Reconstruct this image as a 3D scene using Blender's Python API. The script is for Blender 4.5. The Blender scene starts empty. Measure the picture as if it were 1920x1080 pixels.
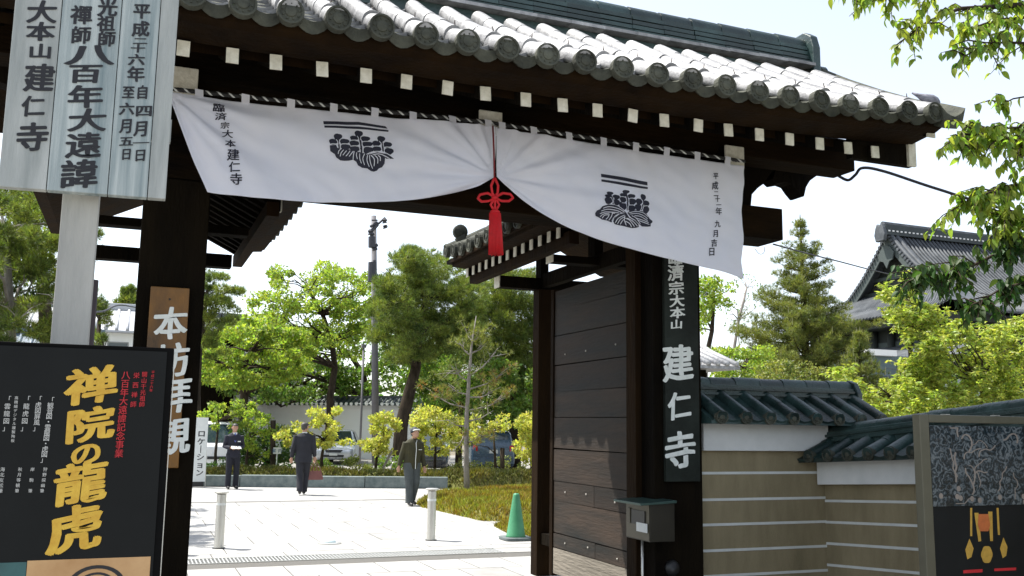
import bpy, bmesh, math, random
import numpy as np
from mathutils import Vector, Matrix, noise
random.seed(7)
scene = bpy.context.scene
C = scene.collection
PI = math.pi
# ------------------------------------------------------------------ camera
FPX = 1780.0
YAW, PIT, ROL, CH = math.radians(21.6), math.radians(8.3), math.radians(0.8), 1.65
fw = Vector((math.sin(YAW)*math.cos(PIT), math.cos(YAW)*math.cos(PIT), math.sin(PIT)))
r0 = Vector((math.cos(YAW), -math.sin(YAW), 0)); u0 = r0.cross(fw)
up = u0*math.cos(ROL) - r0*math.sin(ROL)
rt = r0*math.cos(ROL) + u0*math.sin(ROL)
cam = bpy.data.objects.new('camera', bpy.data.cameras.new('camera')); C.objects.link(cam)
cam.matrix_world = Matrix((( rt.x, up.x, -fw.x, 0), (rt.y, up.y, -fw.y, 0), (rt.z, up.z, -fw.z, CH), (0, 0, 0, 1)))
cam.data.sensor_width = 36; cam.data.lens = FPX/1920*36
cam.data.clip_start = 0.05; cam.data.clip_end = 2000
scene.camera = cam
# ------------------------------------------------------------------ sky, sun, exposure
SUN_EL = math.radians(62)
SUN_DIR = Vector((-.76, .65, 0)).normalized()*math.cos(SUN_EL) + Vector((0, 0, math.sin(SUN_EL)))
world = bpy.data.worlds.new('World'); scene.world = world; world.use_nodes = True
wt = world.node_tree; bg = wt.nodes['Background']
sky = wt.nodes.new('ShaderNodeTexSky'); sky.sky_type = 'NISHITA'; sky.sun_disc = False
sky.sun_elevation = SUN_EL; sky.sun_rotation = math.atan2(SUN_DIR.x, SUN_DIR.y)
sky.air_density = 1.0; sky.dust_density = 1.2; sky.ozone_density = 1.0
hsv = wt.nodes.new('ShaderNodeHueSaturation'); hsv.inputs['Saturation'].default_value = .5; hsv.inputs['Value'].default_value = 1.3
wt.links.new(sky.outputs[0], hsv.inputs['Color']); wt.links.new(hsv.outputs[0], bg.inputs[0]); bg.inputs[1].default_value = 0.125
sl = bpy.data.lights.new('sun', 'SUN'); sl.energy = 5.0; sl.angle = math.radians(0.5); sl.color = (1, .96, .89)
so = bpy.data.objects.new('sun', sl); C.objects.link(so)
so.rotation_euler = SUN_DIR.to_track_quat('Z', 'Y').to_euler(); so.location = (0, 0, 30)
scene.view_settings.view_transform = 'Standard'; scene.view_settings.look = 'None'
scene.view_settings.gamma = 1; scene.view_settings.use_curve_mapping = False
scene.view_settings.exposure = 0.92
scene.render.engine = 'CYCLES'
scene.cycles.max_bounces = 8; scene.cycles.transparent_max_bounces = 8

# ------------------------------------------------------------------ measuring helpers
def ray(x, y): return fw + rt*((x-960)/FPX) + up*((540-y)/FPX)
def at(x, y, Y=None, X=None, Z=None, n=None, d=None):
    r = ray(x, y)
    if Y is not None: t = Y/r.y
    elif X is not None: t = X/r.x
    elif Z is not None: t = (Z-CH)/r.z
    else: t = (d-n.z*CH)/r.dot(n)
    return Vector((t*r.x, t*r.y, CH+t*r.z))
def pxm(p):   # metres per photo pixel at a point
    return max(.3, (Vector(p)-Vector((0, 0, CH))).dot(fw))/FPX

# ------------------------------------------------------------------ object helpers
ORG = {}
class MB:
    def __init__(s): s.v = []; s.f = []; s.mi = []
    def add(s, vs, fs, mi=0):
        o = len(s.v); s.v += [tuple(v) for v in vs]; s.f += [tuple(i+o for i in f) for f in fs]; s.mi += [mi]*len(fs); return s
    def quad(s, *p, mi=0): return s.add(p, [tuple(range(len(p)))], mi)
    def box(s, x0, x1, y0, y1, z0, z1, mi=0):
        return s.add([(x0,y0,z0),(x1,y0,z0),(x1,y1,z0),(x0,y1,z0),(x0,y0,z1),(x1,y0,z1),(x1,y1,z1),(x0,y1,z1)],
                     [(0,3,2,1),(4,5,6,7),(0,1,5,4),(1,2,6,5),(2,3,7,6),(3,0,4,7)], mi)
    def obox(s, c, ax, ay, az, mi=0):
        c = Vector(c); vs = [c+ax*i+ay*j+az*k for k in (-1,1) for j in (-1,1) for i in (-1,1)]
        return s.add(vs, [(0,2,3,1),(4,5,7,6),(0,1,5,4),(1,3,7,5),(3,2,6,7),(2,0,4,6)], mi)
    def bar(s, p0, p1, w, h, mi=0, upv=(0,0,1)):
        p0, p1 = Vector(p0), Vector(p1); d = p1-p0; L = d.length/2; d.normalize()
        sx = d.cross(Vector(upv)); sx.normalize(); u = sx.cross(d)
        return s.obox((p0+p1)/2, d*L, sx*w/2, u*h/2, mi)
    def tube(s, pts, rad, n=8, mi=0, cap=True, sy=1.0):
        pts = [Vector(p) for p in pts]
        if not hasattr(rad, '__len__'): rad = [rad]*len(pts)
        vs = []; ref = None
        for i, p in enumerate(pts):
            d = (pts[min(i+1, len(pts)-1)]-pts[max(i-1, 0)])
            if d.length < 1e-9: d = Vector((0,0,1))
            d.normalize()
            if ref is None: ref = Vector((1,0,0)) if abs(d.x) < .9 else Vector((0,1,0))
            a = ref-d*ref.dot(d); a.normalize(); ref = a; b = d.cross(a)
            for k in range(n):
                t = 2*PI*k/n; vs.append(p+(a*math.cos(t)+b*math.sin(t)*sy)*rad[i])
        fs = [(i*n+k, i*n+(k+1)%n, (i+1)*n+(k+1)%n, (i+1)*n+k) for i in range(len(pts)-1) for k in range(n)]
        if cap: fs += [tuple(range(n-1, -1, -1)), tuple((len(pts)-1)*n+k for k in range(n))]
        return s.add(vs, fs, mi)
    def lathe(s, c, prof, n=16, mi=0, axis='z'):
        c = Vector(c); vs = []
        for r, h in prof:
            for k in range(n):
                t = 2*PI*k/n; a, b = r*math.cos(t), r*math.sin(t)
                vs.append(c+Vector({'z': (a,b,h), 'y': (a,h,b), 'x': (h,a,b)}[axis]))
        m = len(prof)
        fs = [(i*n+k, i*n+(k+1)%n, (i+1)*n+(k+1)%n, (i+1)*n+k) for i in range(m-1) for k in range(n)]
        fs += [tuple(range(n-1,-1,-1)), tuple((m-1)*n+k for k in range(n))]
        return s.add(vs, fs, mi)
    def prism(s, poly, f, t0, t1, mi=0):   # f(u,v,t)->xyz
        n = len(poly); vs = [f(u,v,t0) for u,v in poly]+[f(u,v,t1) for u,v in poly]
        fs = [tuple(range(n)), tuple(range(2*n-1, n-1, -1))]+[(i, i+n, (i+1)%n+n, (i+1)%n) for i in range(n)]
        return s.add(vs, fs, mi)
    def mesh(s, name, mat, origin=(0,0,0), smooth=False, flip=True):
        me = bpy.data.meshes.new(name); o = Vector(origin)
        me.from_pydata([Vector(v)-o for v in s.v], [], s.f)
        for m in (mat if isinstance(mat, (list, tuple)) else [mat]): me.materials.append(m)
        if any(s.mi): me.polygons.foreach_set('material_index', s.mi)
        if flip:
            b = bmesh.new(); b.from_mesh(me); bmesh.ops.recalc_face_normals(b, faces=b.faces); b.to_mesh(me); b.free()
        if smooth: me.polygons.foreach_set('use_smooth', [True]*len(me.polygons))
        me.update(); return me
    def build(s, name, mat, parent=None, smooth=False, bevel=0, origin=None, flip=True, kind=None, label=None):
        if origin is None:
            if parent is not None and ORG.get(parent.name) is not None and parent.get('_l'): origin = ORG[parent.name]
            else:
                a = np.array(s.v); lo, hi = a.min(0), a.max(0); origin = ((lo[0]+hi[0])/2, (lo[1]+hi[1])/2, lo[2])
        me = s.mesh(name, mat, origin, smooth, flip)
        ob = link(name, me, origin, parent)
        if bevel:
            md = ob.modifiers.new('edge', 'BEVEL'); md.width = bevel; md.segments = 2; md.limit_method = 'ANGLE'
        if kind: ob['kind'] = kind
        if label: ob['label'] = label
        return ob
def link(name, me, origin, parent=None, rot=None, scale=None):
    ob = bpy.data.objects.new(name, me); C.objects.link(ob); origin = Vector(origin)
    ORG[ob.name] = origin
    if parent is not None:
        ob.parent = parent; ob.location = origin-ORG[parent.name]
        if parent.get('_l'): ob['_l'] = 1
    else: ob.location = origin
    if rot is not None: ob.rotation_euler = rot
    if scale is not None: ob.scale = scale
    return ob
def tag(o, label, cat, group=None):
    o['label'] = label; o['category'] = cat
    if group: o['group'] = group
    return o
def thing(name, loc, label, cat, group=None, rotz=None):
    o = bpy.data.objects.new(name, None); C.objects.link(o); o.location = loc; o.empty_display_size = .2
    if rotz is not None: o.rotation_euler = (0,0,rotz); ORG[o.name] = Vector((0,0,0)); o['_l'] = 1
    else: ORG[o.name] = Vector(loc)
    return tag(o, label, cat, group)
def setting(o): o['kind'] = 'structure'; return o
def copy_tree(o, parent=None):
    c = o.copy(); C.objects.link(c); c.parent = parent; ORG[c.name] = ORG.get(o.name, Vector())
    for ch in list(o.children): copy_tree(ch, c)
    return c

# ------------------------------------------------------------------ materials
MATS = {}
def mat(name, col, rough=.6, var=.15, scale=3.0, bump=.0, bscale=40, metal=0, spec=.5, col2=None, streak=None, obj_var=0, trans=0, coat=0, isl=0, coords='Object', mixbias=.5, detail=6):
    if name in MATS: return MATS[name]
    m = bpy.data.materials.new(name); m.use_nodes = True; t = m.node_tree; N = t.nodes; L = t.links
    p = N['Principled BSDF']; p.inputs['Roughness'].default_value = rough; p.inputs['Metallic'].default_value = metal
    p.inputs['Specular IOR Level'].default_value = spec
    if coat: p.inputs['Coat Weight'].default_value = coat
    tc = N.new('ShaderNodeTexCoord'); geo = N.new('ShaderNodeNewGeometry')
    mp = N.new('ShaderNodeMapping'); L.new(geo.outputs['Position'] if coords == 'World' else tc.outputs[coords], mp.inputs[0])
    if streak: mp.inputs['Scale'].default_value = streak
    nz = N.new('ShaderNodeTexNoise'); nz.inputs['Scale'].default_value = scale; nz.inputs['Detail'].default_value = detail; nz.inputs['Roughness'].default_value = .62
    L.new(mp.outputs[0], nz.inputs['Vector'])
    ramp = N.new('ShaderNodeValToRGB'); c = Vector(col[:3])
    if col2 is None: ca, cb = c*(1-var), c*(1+var)
    else: ca, cb = c, Vector(col2[:3])
    ramp.color_ramp.elements[0].position = mixbias-.2; ramp.color_ramp.elements[1].position = mixbias+.2
    ramp.color_ramp.elements[0].color = (*ca, 1); ramp.color_ramp.elements[1].color = (*[min(1, x) for x in cb], 1)
    L.new(nz.outputs['Fac'], ramp.inputs[0]); out = ramp.outputs[0]
    if obj_var or isl:
        hs = N.new('ShaderNodeHueSaturation'); rnd = N.new('ShaderNodeMapRange')
        if isl: L.new(geo.outputs['Random Per Island'], rnd.inputs[0])
        else:
            oi = N.new('ShaderNodeObjectInfo'); L.new(oi.outputs['Random'], rnd.inputs[0])
        a = isl or obj_var
        rnd.inputs[3].default_value = 1-a; rnd.inputs[4].default_value = 1+a
        if isl:
            hm_ = N.new('ShaderNodeMath'); hm_.operation = 'MULTIPLY_ADD'; wn = N.new('ShaderNodeTexWhiteNoise'); wn.noise_dimensions = '1D'; L.new(geo.outputs['Random Per Island'], wn.inputs['W']); L.new(wn.outputs['Value'], hm_.inputs[0]); hm_.inputs[1].default_value = .07; hm_.inputs[2].default_value = .465; L.new(hm_.outputs[0], hs.inputs['Hue'])
        L.new(rnd.outputs[0], hs.inputs['Value']); L.new(out, hs.inputs['Color']); out = hs.outputs[0]
    L.new(out, p.inputs['Base Color'])
    if bump:
        n2 = N.new('ShaderNodeTexNoise'); n2.inputs['Scale'].default_value = bscale; n2.inputs['Detail'].default_value = 5
        L.new(mp.outputs[0], n2.inputs['Vector']); b = N.new('ShaderNodeBump'); b.inputs['Strength'].default_value = bump
        b.inputs['Distance'].default_value = .02; L.new(n2.outputs['Fac'], b.inputs['Height']); L.new(b.outputs[0], p.inputs['Normal'])
    rr = N.new('ShaderNodeMapRange'); rr.inputs[3].default_value = max(0, rough-.1); rr.inputs[4].default_value = min(1, rough+.12)
    L.new(nz.outputs['Fac'], rr.inputs[0]); L.new(rr.outputs[0], p.inputs['Roughness'])
    if trans:
        tr = N.new('ShaderNodeBsdfTranslucent'); mx = N.new('ShaderNodeMixShader'); mx.inputs[0].default_value = trans
        g = N.new('ShaderNodeMix'); g.data_type = 'RGBA'; g.blend_type = 'MULTIPLY'; g.inputs[0].default_value = 1
        L.new(out, g.inputs[6]); g.inputs[7].default_value = (1.25, 1.3, .6, 1) if isl else (1, 1, 1, 1)
        L.new(g.outputs[2], tr.inputs[0]); L.new(p.outputs[0], mx.inputs[1]); L.new(tr.outputs[0], mx.inputs[2])
        L.new(mx.outputs[0], N['Material Output'].inputs[0])
    MATS[name] = m; return m

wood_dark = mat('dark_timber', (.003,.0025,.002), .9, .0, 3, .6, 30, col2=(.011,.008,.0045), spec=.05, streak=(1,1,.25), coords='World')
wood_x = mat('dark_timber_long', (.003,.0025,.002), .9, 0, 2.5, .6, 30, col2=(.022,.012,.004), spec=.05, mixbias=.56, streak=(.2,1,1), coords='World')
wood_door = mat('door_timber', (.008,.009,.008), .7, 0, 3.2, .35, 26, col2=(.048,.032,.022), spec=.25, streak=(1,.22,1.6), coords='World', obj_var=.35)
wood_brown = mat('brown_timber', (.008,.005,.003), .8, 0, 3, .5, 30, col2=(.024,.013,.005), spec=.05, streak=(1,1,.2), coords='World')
white_end = mat('white_painted_end', (.50,.47,.36), .8, 0, 14, .3, 60, col2=(.80,.77,.66), mixbias=.42, coords='World')
tile_m = mat('grey_roof_tile', (.12,.12,.125), .5, 0, 9, .3, 50, col2=(.38,.38,.38), obj_var=.28, mixbias=.45, coords='World', spec=.55)
tile_old = mat('lichen_shade_roof_tile', (.03,.033,.027), .75, 0, 7, .4, 40, spec=.2, col2=(.095,.098,.075), obj_var=.15, coords='World')  # lichen-toned tile; its dark tone also shades the verges
tile_dk = mat('shade_green_tile', (.006,.02,.018), .42, 0, 5, .3, 40, col2=(.03,.06,.058), obj_var=.4, coords='World', spec=.6)  # dark teal of shaded tiles put into the colour
tile_far = mat('far_roof_tile', (.04,.046,.052), .6, 0, .9, .1, 20, spec=.3, col2=(.12,.13,.14), coords='World')
plaster = mat('white_plaster', (.66,.68,.67), .85, 0, 3, .12, 60, col2=(.8,.81,.8), coords='World')
ochre = mat('ochre_plaster', (.17,.14,.078), .9, 0, 2.6, .5, 90, streak=(1.2,1.2,.3), detail=10, mixbias=.45, col2=(.33,.275,.165), coords='World')
cream = mat('white_line', (.66,.68,.66), .8, .08, 8, coords='World')
plas_far = mat('far_plaster', (.78,.78,.75), .9, 0, .5, 0, 10, col2=(.86,.86,.84), coords='World')
pave_m = mat('pale_granite', (.27,.265,.25), .75, 0, 1.6, .15, 120, col2=(.40,.395,.38), obj_var=.12, spec=.3, coords='World')
joint_m = mat('paving_joint', (.10,.095,.085), .9, .15, 20, coords='World')
kerb_m = mat('kerb_granite', (.08,.11,.11), .8, 0, 6, .3, 60, col2=(.19,.22,.21), coords='World', obj_var=.1)
grass_m = mat('moss_blade', (.24,.12,.015), .8, 0, 1.2, col2=(.24,.27,.03), isl=.5, trans=.3, coords='World', mixbias=.46)
mossb_m = mat('moss_ground', (.10,.085,.02), .95, 0, 1.2, .8, 60, col2=(.14,.15,.03), coords='World')
asph = mat('pale_asphalt', (.24,.23,.21), .9, .12, 2, .3, 120, coords='World')
earth = mat('earth', (.15,.13,.09), .95, .25, .6, .5, 30, coords='World')
steel = mat('brushed_steel', (.55,.54,.5), .38, .1, 12, 0, 20, metal=.75, streak=(8,8,.3))
bark = mat('grey_brown_bark', (.018,.014,.010), .95, 0, 8, .9, 30, spec=.1, col2=(.065,.05,.036), streak=(1,1,.35), coords='World')
bark_l = mat('pale_bark', (.16,.14,.12), .9, 0, 10, .8, 40, col2=(.32,.29,.26), streak=(1,1,.4), coords='World')
ink = mat('black_ink', (.012,.012,.016), .6, .2, 10)
ink_navy = mat('navy_print', (.012,.013,.028), .7, .2, 10)
black_m = mat('black_paint', (.012,.012,.012), .45, .2, 10)
def leafmat(name, a, b, trans=.42, isl=.4, rough=.55, sc=.8):
    return mat(name, a, rough, 0, sc, col2=b, isl=isl, trans=trans, coords='World')
lf_bright = leafmat('bright_leaf', (.17,.24,.04), (.33,.42,.07), .55, sc=1.2)
lf_yellow = leafmat('yellow_leaf', (.34,.37,.06), (.54,.52,.13), .5, .4, sc=3)
lf_mid = leafmat('mid_leaf', (.08,.15,.028), (.18,.27,.045), .5, sc=1.2)
lf_pine = leafmat('pine_needle', (.035,.08,.018), (.24,.28,.05), .4, .65, sc=1.4)  # yellow-green end of the ramp paints the sunlit needles
lf_pine2 = leafmat('yellowish_needle', (.06,.10,.022), (.27,.28,.06), .4, .5, sc=1.8)
lf_cherry = leafmat('cherry_leaf', (.12,.21,.035), (.32,.40,.07), .62, .35, .4, sc=3)
lf_dark = leafmat('deep_green_leaf', (.025,.07,.018), (.08,.14,.03), .5, .4)
lf_rust = leafmat('rusty_leaf', (.30,.14,.06), (.24,.2,.06), .4, .4)

# ------------------------------------------------------------------ foliage helpers
RN = np.random.default_rng(11)
def np_mesh(name, V, loops, size, m):
    me = bpy.data.meshes.new(name); nf = len(loops)//size
    me.vertices.add(len(V)); me.vertices.foreach_set('co', V.astype(np.float32).ravel())
    me.loops.add(len(loops)); me.loops.foreach_set('vertex_index', loops.astype(np.int32))
    me.polygons.add(nf); me.polygons.foreach_set('loop_start', np.arange(0, nf*size, size, dtype=np.int32))
    me.materials.append(m); me.update(calc_edges=True); return me
def np_obj(name, V, loops, size, m, parent, kind=None):
    lo, hi = V.min(0), V.max(0); org = Vector(((lo[0]+hi[0])/2, (lo[1]+hi[1])/2, lo[2]))
    me = np_mesh(name, V-np.array(org), loops, size, m); o = link(name, me, org, parent)
    if kind: o['kind'] = kind
    return o
def unit(a): return a/np.maximum(np.linalg.norm(a, axis=1, keepdims=True), 1e-6)
def leaf_V(P, A, L, Wd, fold=.0):
    n = len(P); R = unit(RN.normal(size=(n,3))); A = unit(A); S = unit(np.cross(A, R))
    L = L*RN.uniform(.7,1.25,(n,1)); W2 = Wd*RN.uniform(.8,1.2,(n,1))*.5
    V = np.empty((n,4,3)); V[:,0] = P; V[:,1] = P+A*L*.42+S*W2; V[:,2] = P+A*L; V[:,3] = P+A*L*.42-S*W2
    return V.reshape(-1,3), np.arange(n*4)
def blob_pts(cs, rs, per, flat=.75, shell=.45):
    cs = np.array(cs); k = len(cs); idx = np.repeat(np.arange(k), per)
    d = unit(RN.normal(size=(len(idx),3))); r = RN.uniform(shell**3, 1, (len(idx),1))**(1/3)
    rr = np.array(rs)[idx][:,None]; P = cs[idx]+d*r*rr*np.array([1,1,flat]); return P, d
def needles_V(P, D, L, w, k):
    n = len(P); P = np.repeat(P, k, 0); D = np.repeat(D, k, 0)
    A = unit(D+RN.normal(size=P.shape)*.75+np.array([0,0,.25])); S = unit(np.cross(A, RN.normal(size=P.shape)))
    L = L*RN.uniform(.6,1.2,(len(P),1)); V = np.empty((len(P),3,3)); V[:,0] = P+S*w*.5; V[:,1] = P-S*w*.5; V[:,2] = P+A*L
    return V.reshape(-1,3), np.arange(len(P)*3)
def inside(p, poly):
    x, y = p; c = False; n = len(poly)
    for i in range(n):
        x0,y0 = poly[i]; x1,y1 = poly[i-1]
        if (y0 > y) != (y1 > y) and x < (x1-x0)*(y-y0)/(y1-y0)+x0: c = not c
    return c
def clumps(poly, Y, n, rpx, depth=1.0, seed=1):
    rg = random.Random(seed); xs = [p[0] for p in poly]; ys = [p[1] for p in poly]; cs = []; rs = []; tries = 0
    while len(cs) < n and tries < n*60:
        tries += 1; p = (rg.uniform(min(xs), max(xs)), rg.uniform(min(ys), max(ys)))
        if not inside(p, poly): continue
        w = at(*p, Y=Y+rg.uniform(-depth, depth)); r = rg.uniform(*rpx)*pxm(w)
        cs.append(w); rs.append(r)
    return cs, rs
def limbs(mb, base, top, cs, rg, r0_, n=8, kids=14):
    """trunk polyline base..top then limbs from it to clump centres"""
    pts = [Vector(p) for p in base]; L = len(pts)
    rad = [r0_*(1-.55*i/(L-1)) for i in range(L)]
    mb.tube(pts, rad, n)
    for c in rg.sample(list(cs), min(kids, len(cs))):
        c = Vector(c); cand = [p for p in pts[1:] if p.z < c.z+.3] or pts[-1:]
        s = min(cand, key=lambda p: (p-c).length)
        i = pts.index(s); j = .12*(c-s).length
        m1 = s.lerp(c, .4)+Vector((rg.uniform(-j,j), rg.uniform(-j,j), rg.uniform(0, j)))
        m2 = s.lerp(c, .75)+Vector((rg.uniform(-j,j), rg.uniform(-j,j), rg.uniform(-j, j)))
        rr = rad[i]*.55
        mb.tube([s, m1, m2, c], [rr, rr*.6, rr*.35, rr*.12], 5, cap=False)
        for q in range(2):
            e = c+Vector((rg.uniform(-1,1), rg.uniform(-1,1), rg.uniform(-.2,1)))*(c-s).length*.28
            mb.tube([m2, (m2+e)/2+Vector((0,0,j*.3)), e], [rr*.3, rr*.2, rr*.06], 4, cap=False)
def tree(name, label, cat, poly, Y, trunk, r_base, n, rpx, leafm, kind='leaf', per=120, ll=.1, lw=.06, depth=1.2, seed=1, flat=.7, kids=14, barkm=None, extra=None, group=None, droop=-.1, twigs=2):
    rg = random.Random(seed)
    cs, rs = clumps(poly, Y, n, rpx, depth, seed)
    base = [at(x, y, Y=Y) if not isinstance(x, Vector) else x for x, y in trunk]
    base[0] = Vector((base[0].x, base[0].y, -.3 if Y > 28.2 else -.03))
    th = thing(name, (base[0].x, base[0].y, base[0].z), label, cat, group)
    tb = MB(); limbs(tb, base, None, cs, rg, r_base, 9, kids); tb.build('trunk', barkm or bark, th, smooth=True)
    if kind == 'leaf':
        P, d = blob_pts(cs, rs, per, flat); A = d*.5+RN.normal(size=d.shape)*.7+np.array([0,0,droop])
        V, lo = leaf_V(P, A, ll, lw); np_obj('crown', V, lo, 4, leafm, th)
    else:
        P, d = blob_pts(cs, rs, per, flat, .55); A = d+np.array([0,0,.5])
        V, lo = needles_V(P, A, ll, lw, 9); np_obj('crown', V, lo, 3, leafm, th)
    if extra:
        V, lo = leaf_V(*extra(cs, rs)); np_obj('new_shoots', V, lo, 4, lf_yellow if kind != 'rust' else lf_rust, th)
    return th

# ------------------------------------------------------------------ lettering
_gc = {}
def glyph(ch, off):
    k = (ch, off)
    if k not in _gc:
        c = bpy.data.curves.new('glyph', 'FONT'); c.body = ch; c.offset = off; c.resolution_u = 5
        o = bpy.data.objects.new('glyph', c); C.objects.link(o); bpy.context.view_layer.update()
        m = o.evaluated_get(bpy.context.evaluated_depsgraph_get()); me = m.to_mesh()
        V = np.array([v.co[:2] for v in me.vertices]).reshape(-1,2)-np.array([.5,.38]); F = [tuple(p.vertices) for p in me.polygons]
        m.to_mesh_clear(); bpy.data.objects.remove(o); bpy.data.curves.remove(c); _gc[k] = (V, F)
    return _gc[k]
def write(items, f, name, m, parent, off=.02, brush=0, slant=.0, lift=.0015, sub=0):
    """items: (char, u, v, size[, widthscale]); f(u,v,lift)->world"""
    mb = MB(); k = 0
    for it in items:
        ch, u, v, s = it[:4]; ws = it[4] if len(it) > 4 else .95
        V, F = glyph(ch, 0); bb = brush*1.05 or off*.8; shifts = [(0,0)]+[(bb*math.cos(t_)-.25*bb*math.sin(t_), .62*bb*math.sin(t_)) for t_ in ([k_*PI/3.5 for k_ in range(7)] if brush else (0, PI/2, PI, -PI/2))]
        sd = (ord(ch[0]) % 97)*.37+u*3.1+v*1.7
        for q, (dx, dy) in enumerate(shifts):
            W = V+np.array([dx, dy])
            if brush:
                for _ in range(1):
                    n1 = np.array([noise.noise((x*2.6, y*2.6, sd)) for x, y in V]); n2 = np.array([noise.noise((x*2.6+9, y*2.6, sd+4)) for x, y in V])
                    n3 = np.array([noise.noise((x*9, y*9, sd+8)) for x, y in V])
                    W = W+np.stack([n1*.035+n3*.014, n2*.03+n3*.014], 1)
            x = W[:,0]*s*ws; y = W[:,1]*s+x*slant
            mb.add([f(u+a, v+b, lift+q*.0002) for a, b in zip(x, y)], F)
    b = bmesh.new()
    me = mb.mesh(name, m, (0,0,0), flip=False)
    if sub:
        b.from_mesh(me); bmesh.ops.triangulate(b, faces=b.faces)
        es = [e for e in b.edges if e.calc_length() > sub]; bmesh.ops.subdivide_edges(b, edges=es, cuts=2, use_grid_fill=False)
        b.to_mesh(me)
    b.free()
    a = np.array([v.co[:] for v in me.vertices]); c = a.mean(0); c[2] = a[:,2].min()
    me.transform(Matrix.Translation(-Vector(c))); return link(name, me, c, parent)
def yplane(Y): return lambda u, v, l=0: (u, Y-l, v)
def put(chs, Y, frame=None):
    """char placed by the photo position of its centre and its height in photo pixels -> plane at depth Y"""
    out = []
    for it in chs:
        ch, x, y, h = it[:4]; p = at(x, y, Y=Y); q = at(x, y+h, Y=Y); out.append((ch, p.x, p.z, (p-q).length*.98)+tuple(it[4:]))
    return out
def outline(pts, mb, Y, lift): # polygon of photo points onto a plane, as an ngon
    mb.quad(*[(p.x, p.y-lift, p.z) for p in [at(x, y, Y=Y) for x, y in pts]])
# ================================================================== THE SETTING
g = MB().box(-400, 600, -200, 900, -.8, -.31).build('ground', earth); setting(g)
g = MB().box(-60, 70, 9.24, 28.2, -.5, -.03).build('garden_ground', earth); setting(g)
g = MB().box(-60, 70, -20, 9.2, -.5, -.012).build('street', asph); setting(g)
g = MB().box(-20, 60, 28.22, 60, -.305, -.28).build('car_park', asph); setting(g)
pave = MB().box(-9, 24, 9.22, 26.58, -.028, -.006).build('paving', joint_m); setting(pave)
# individual slabs where they can be told apart
sl_me = {}
def slab(x, y, w, l):
    k = (round(w,3), round(l,3))
    if k not in sl_me:
        b = MB(); e = .0075
        b.box(-w/2+e, w/2-e, -l/2+e, l/2-e, -.004, .0); sl_me[k] = b.mesh('slab', pave_m)
    o = link('slab', sl_me[k], (x, y, .0), pave); o.rotation_euler = (RN.uniform(-.0006,.0006), RN.uniform(-.0006,.0006), 0)
for r in range(3):
    for i in range(14): slab(-1.2+.54*i+(.27 if r % 2 else 0), 9.62+.8*r, .54, .8)
for i in range(11): slab(-1.2+.9*i, 12.68, .9, .36)
for r in range(9):
    for i in range(10): slab(-1.0+.9*i+(.45 if r % 2 else 0), 13.32+.9*r, .9, .9)
bigpave = mat('pale_granite_far', (.29,.285,.27), .75, 0, 1.2, 0, 120, spec=.3, col2=(.40,.395,.38), coords='World')
setting(MB().box(-9, 24, 21.2, 26.56, -.005, -.001).build('far_paving', bigpave))
setting(MB().box(-9, -1.7, 9.24, 21.2, -.005, -.001).build('side_paving', bigpave))
for i in range(8): slab(4.98+.54*i, 12.26, .54, .46)
# drain
dr = thing('drain_channel', (2, 12.25, 0), 'long metal drain grating set flush across the pale paving just inside the gate', 'drain')
d = MB().box(-2, 4.72, 12.03, 12.06, -.02, .005).box(-2, 4.72, 12.46, 12.49, -.02, .005).build('frame', steel, dr)
b = MB()
for i in range(150): b.box(-2+i*.045, -2+i*.045+.014, 12.062, 12.458, -.015, .002)
for j in range(6): b.box(-2, 4.7, 12.09+j*.065, 12.1+j*.065, -.017, -.001)
b.build('grating', mat('drain_metal', (.36,.37,.36), .7, .15, 10), dr, kind='stuff')
# kerb in front of the planted strip
kb = thing('stone_kerb', (5, 25, 0), 'low grey granite kerb edging the planted strip behind the walking people', 'kerb')
k0, k1 = Vector((-2.5, 27.55, 0)), Vector((7.9, 24.35, 0)); kd = (k1-k0).normalized(); kn = Vector((-kd.y, kd.x, 0))
s = 0; rg = random.Random(3)
while s < (k1-k0).length-.3:
    l = min(rg.uniform(1.5, 2.3), (k1-k0).length-s); c = k0+kd*(s+l/2)+kn*.14+Vector((0,0,.15))
    MB().obox(c, kd*(l/2-.008), kn*.14, Vector((0,0,.15+rg.uniform(-.012,.006)))).build('kerb_stone', kerb_m, kb, bevel=.015); s += l

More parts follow.
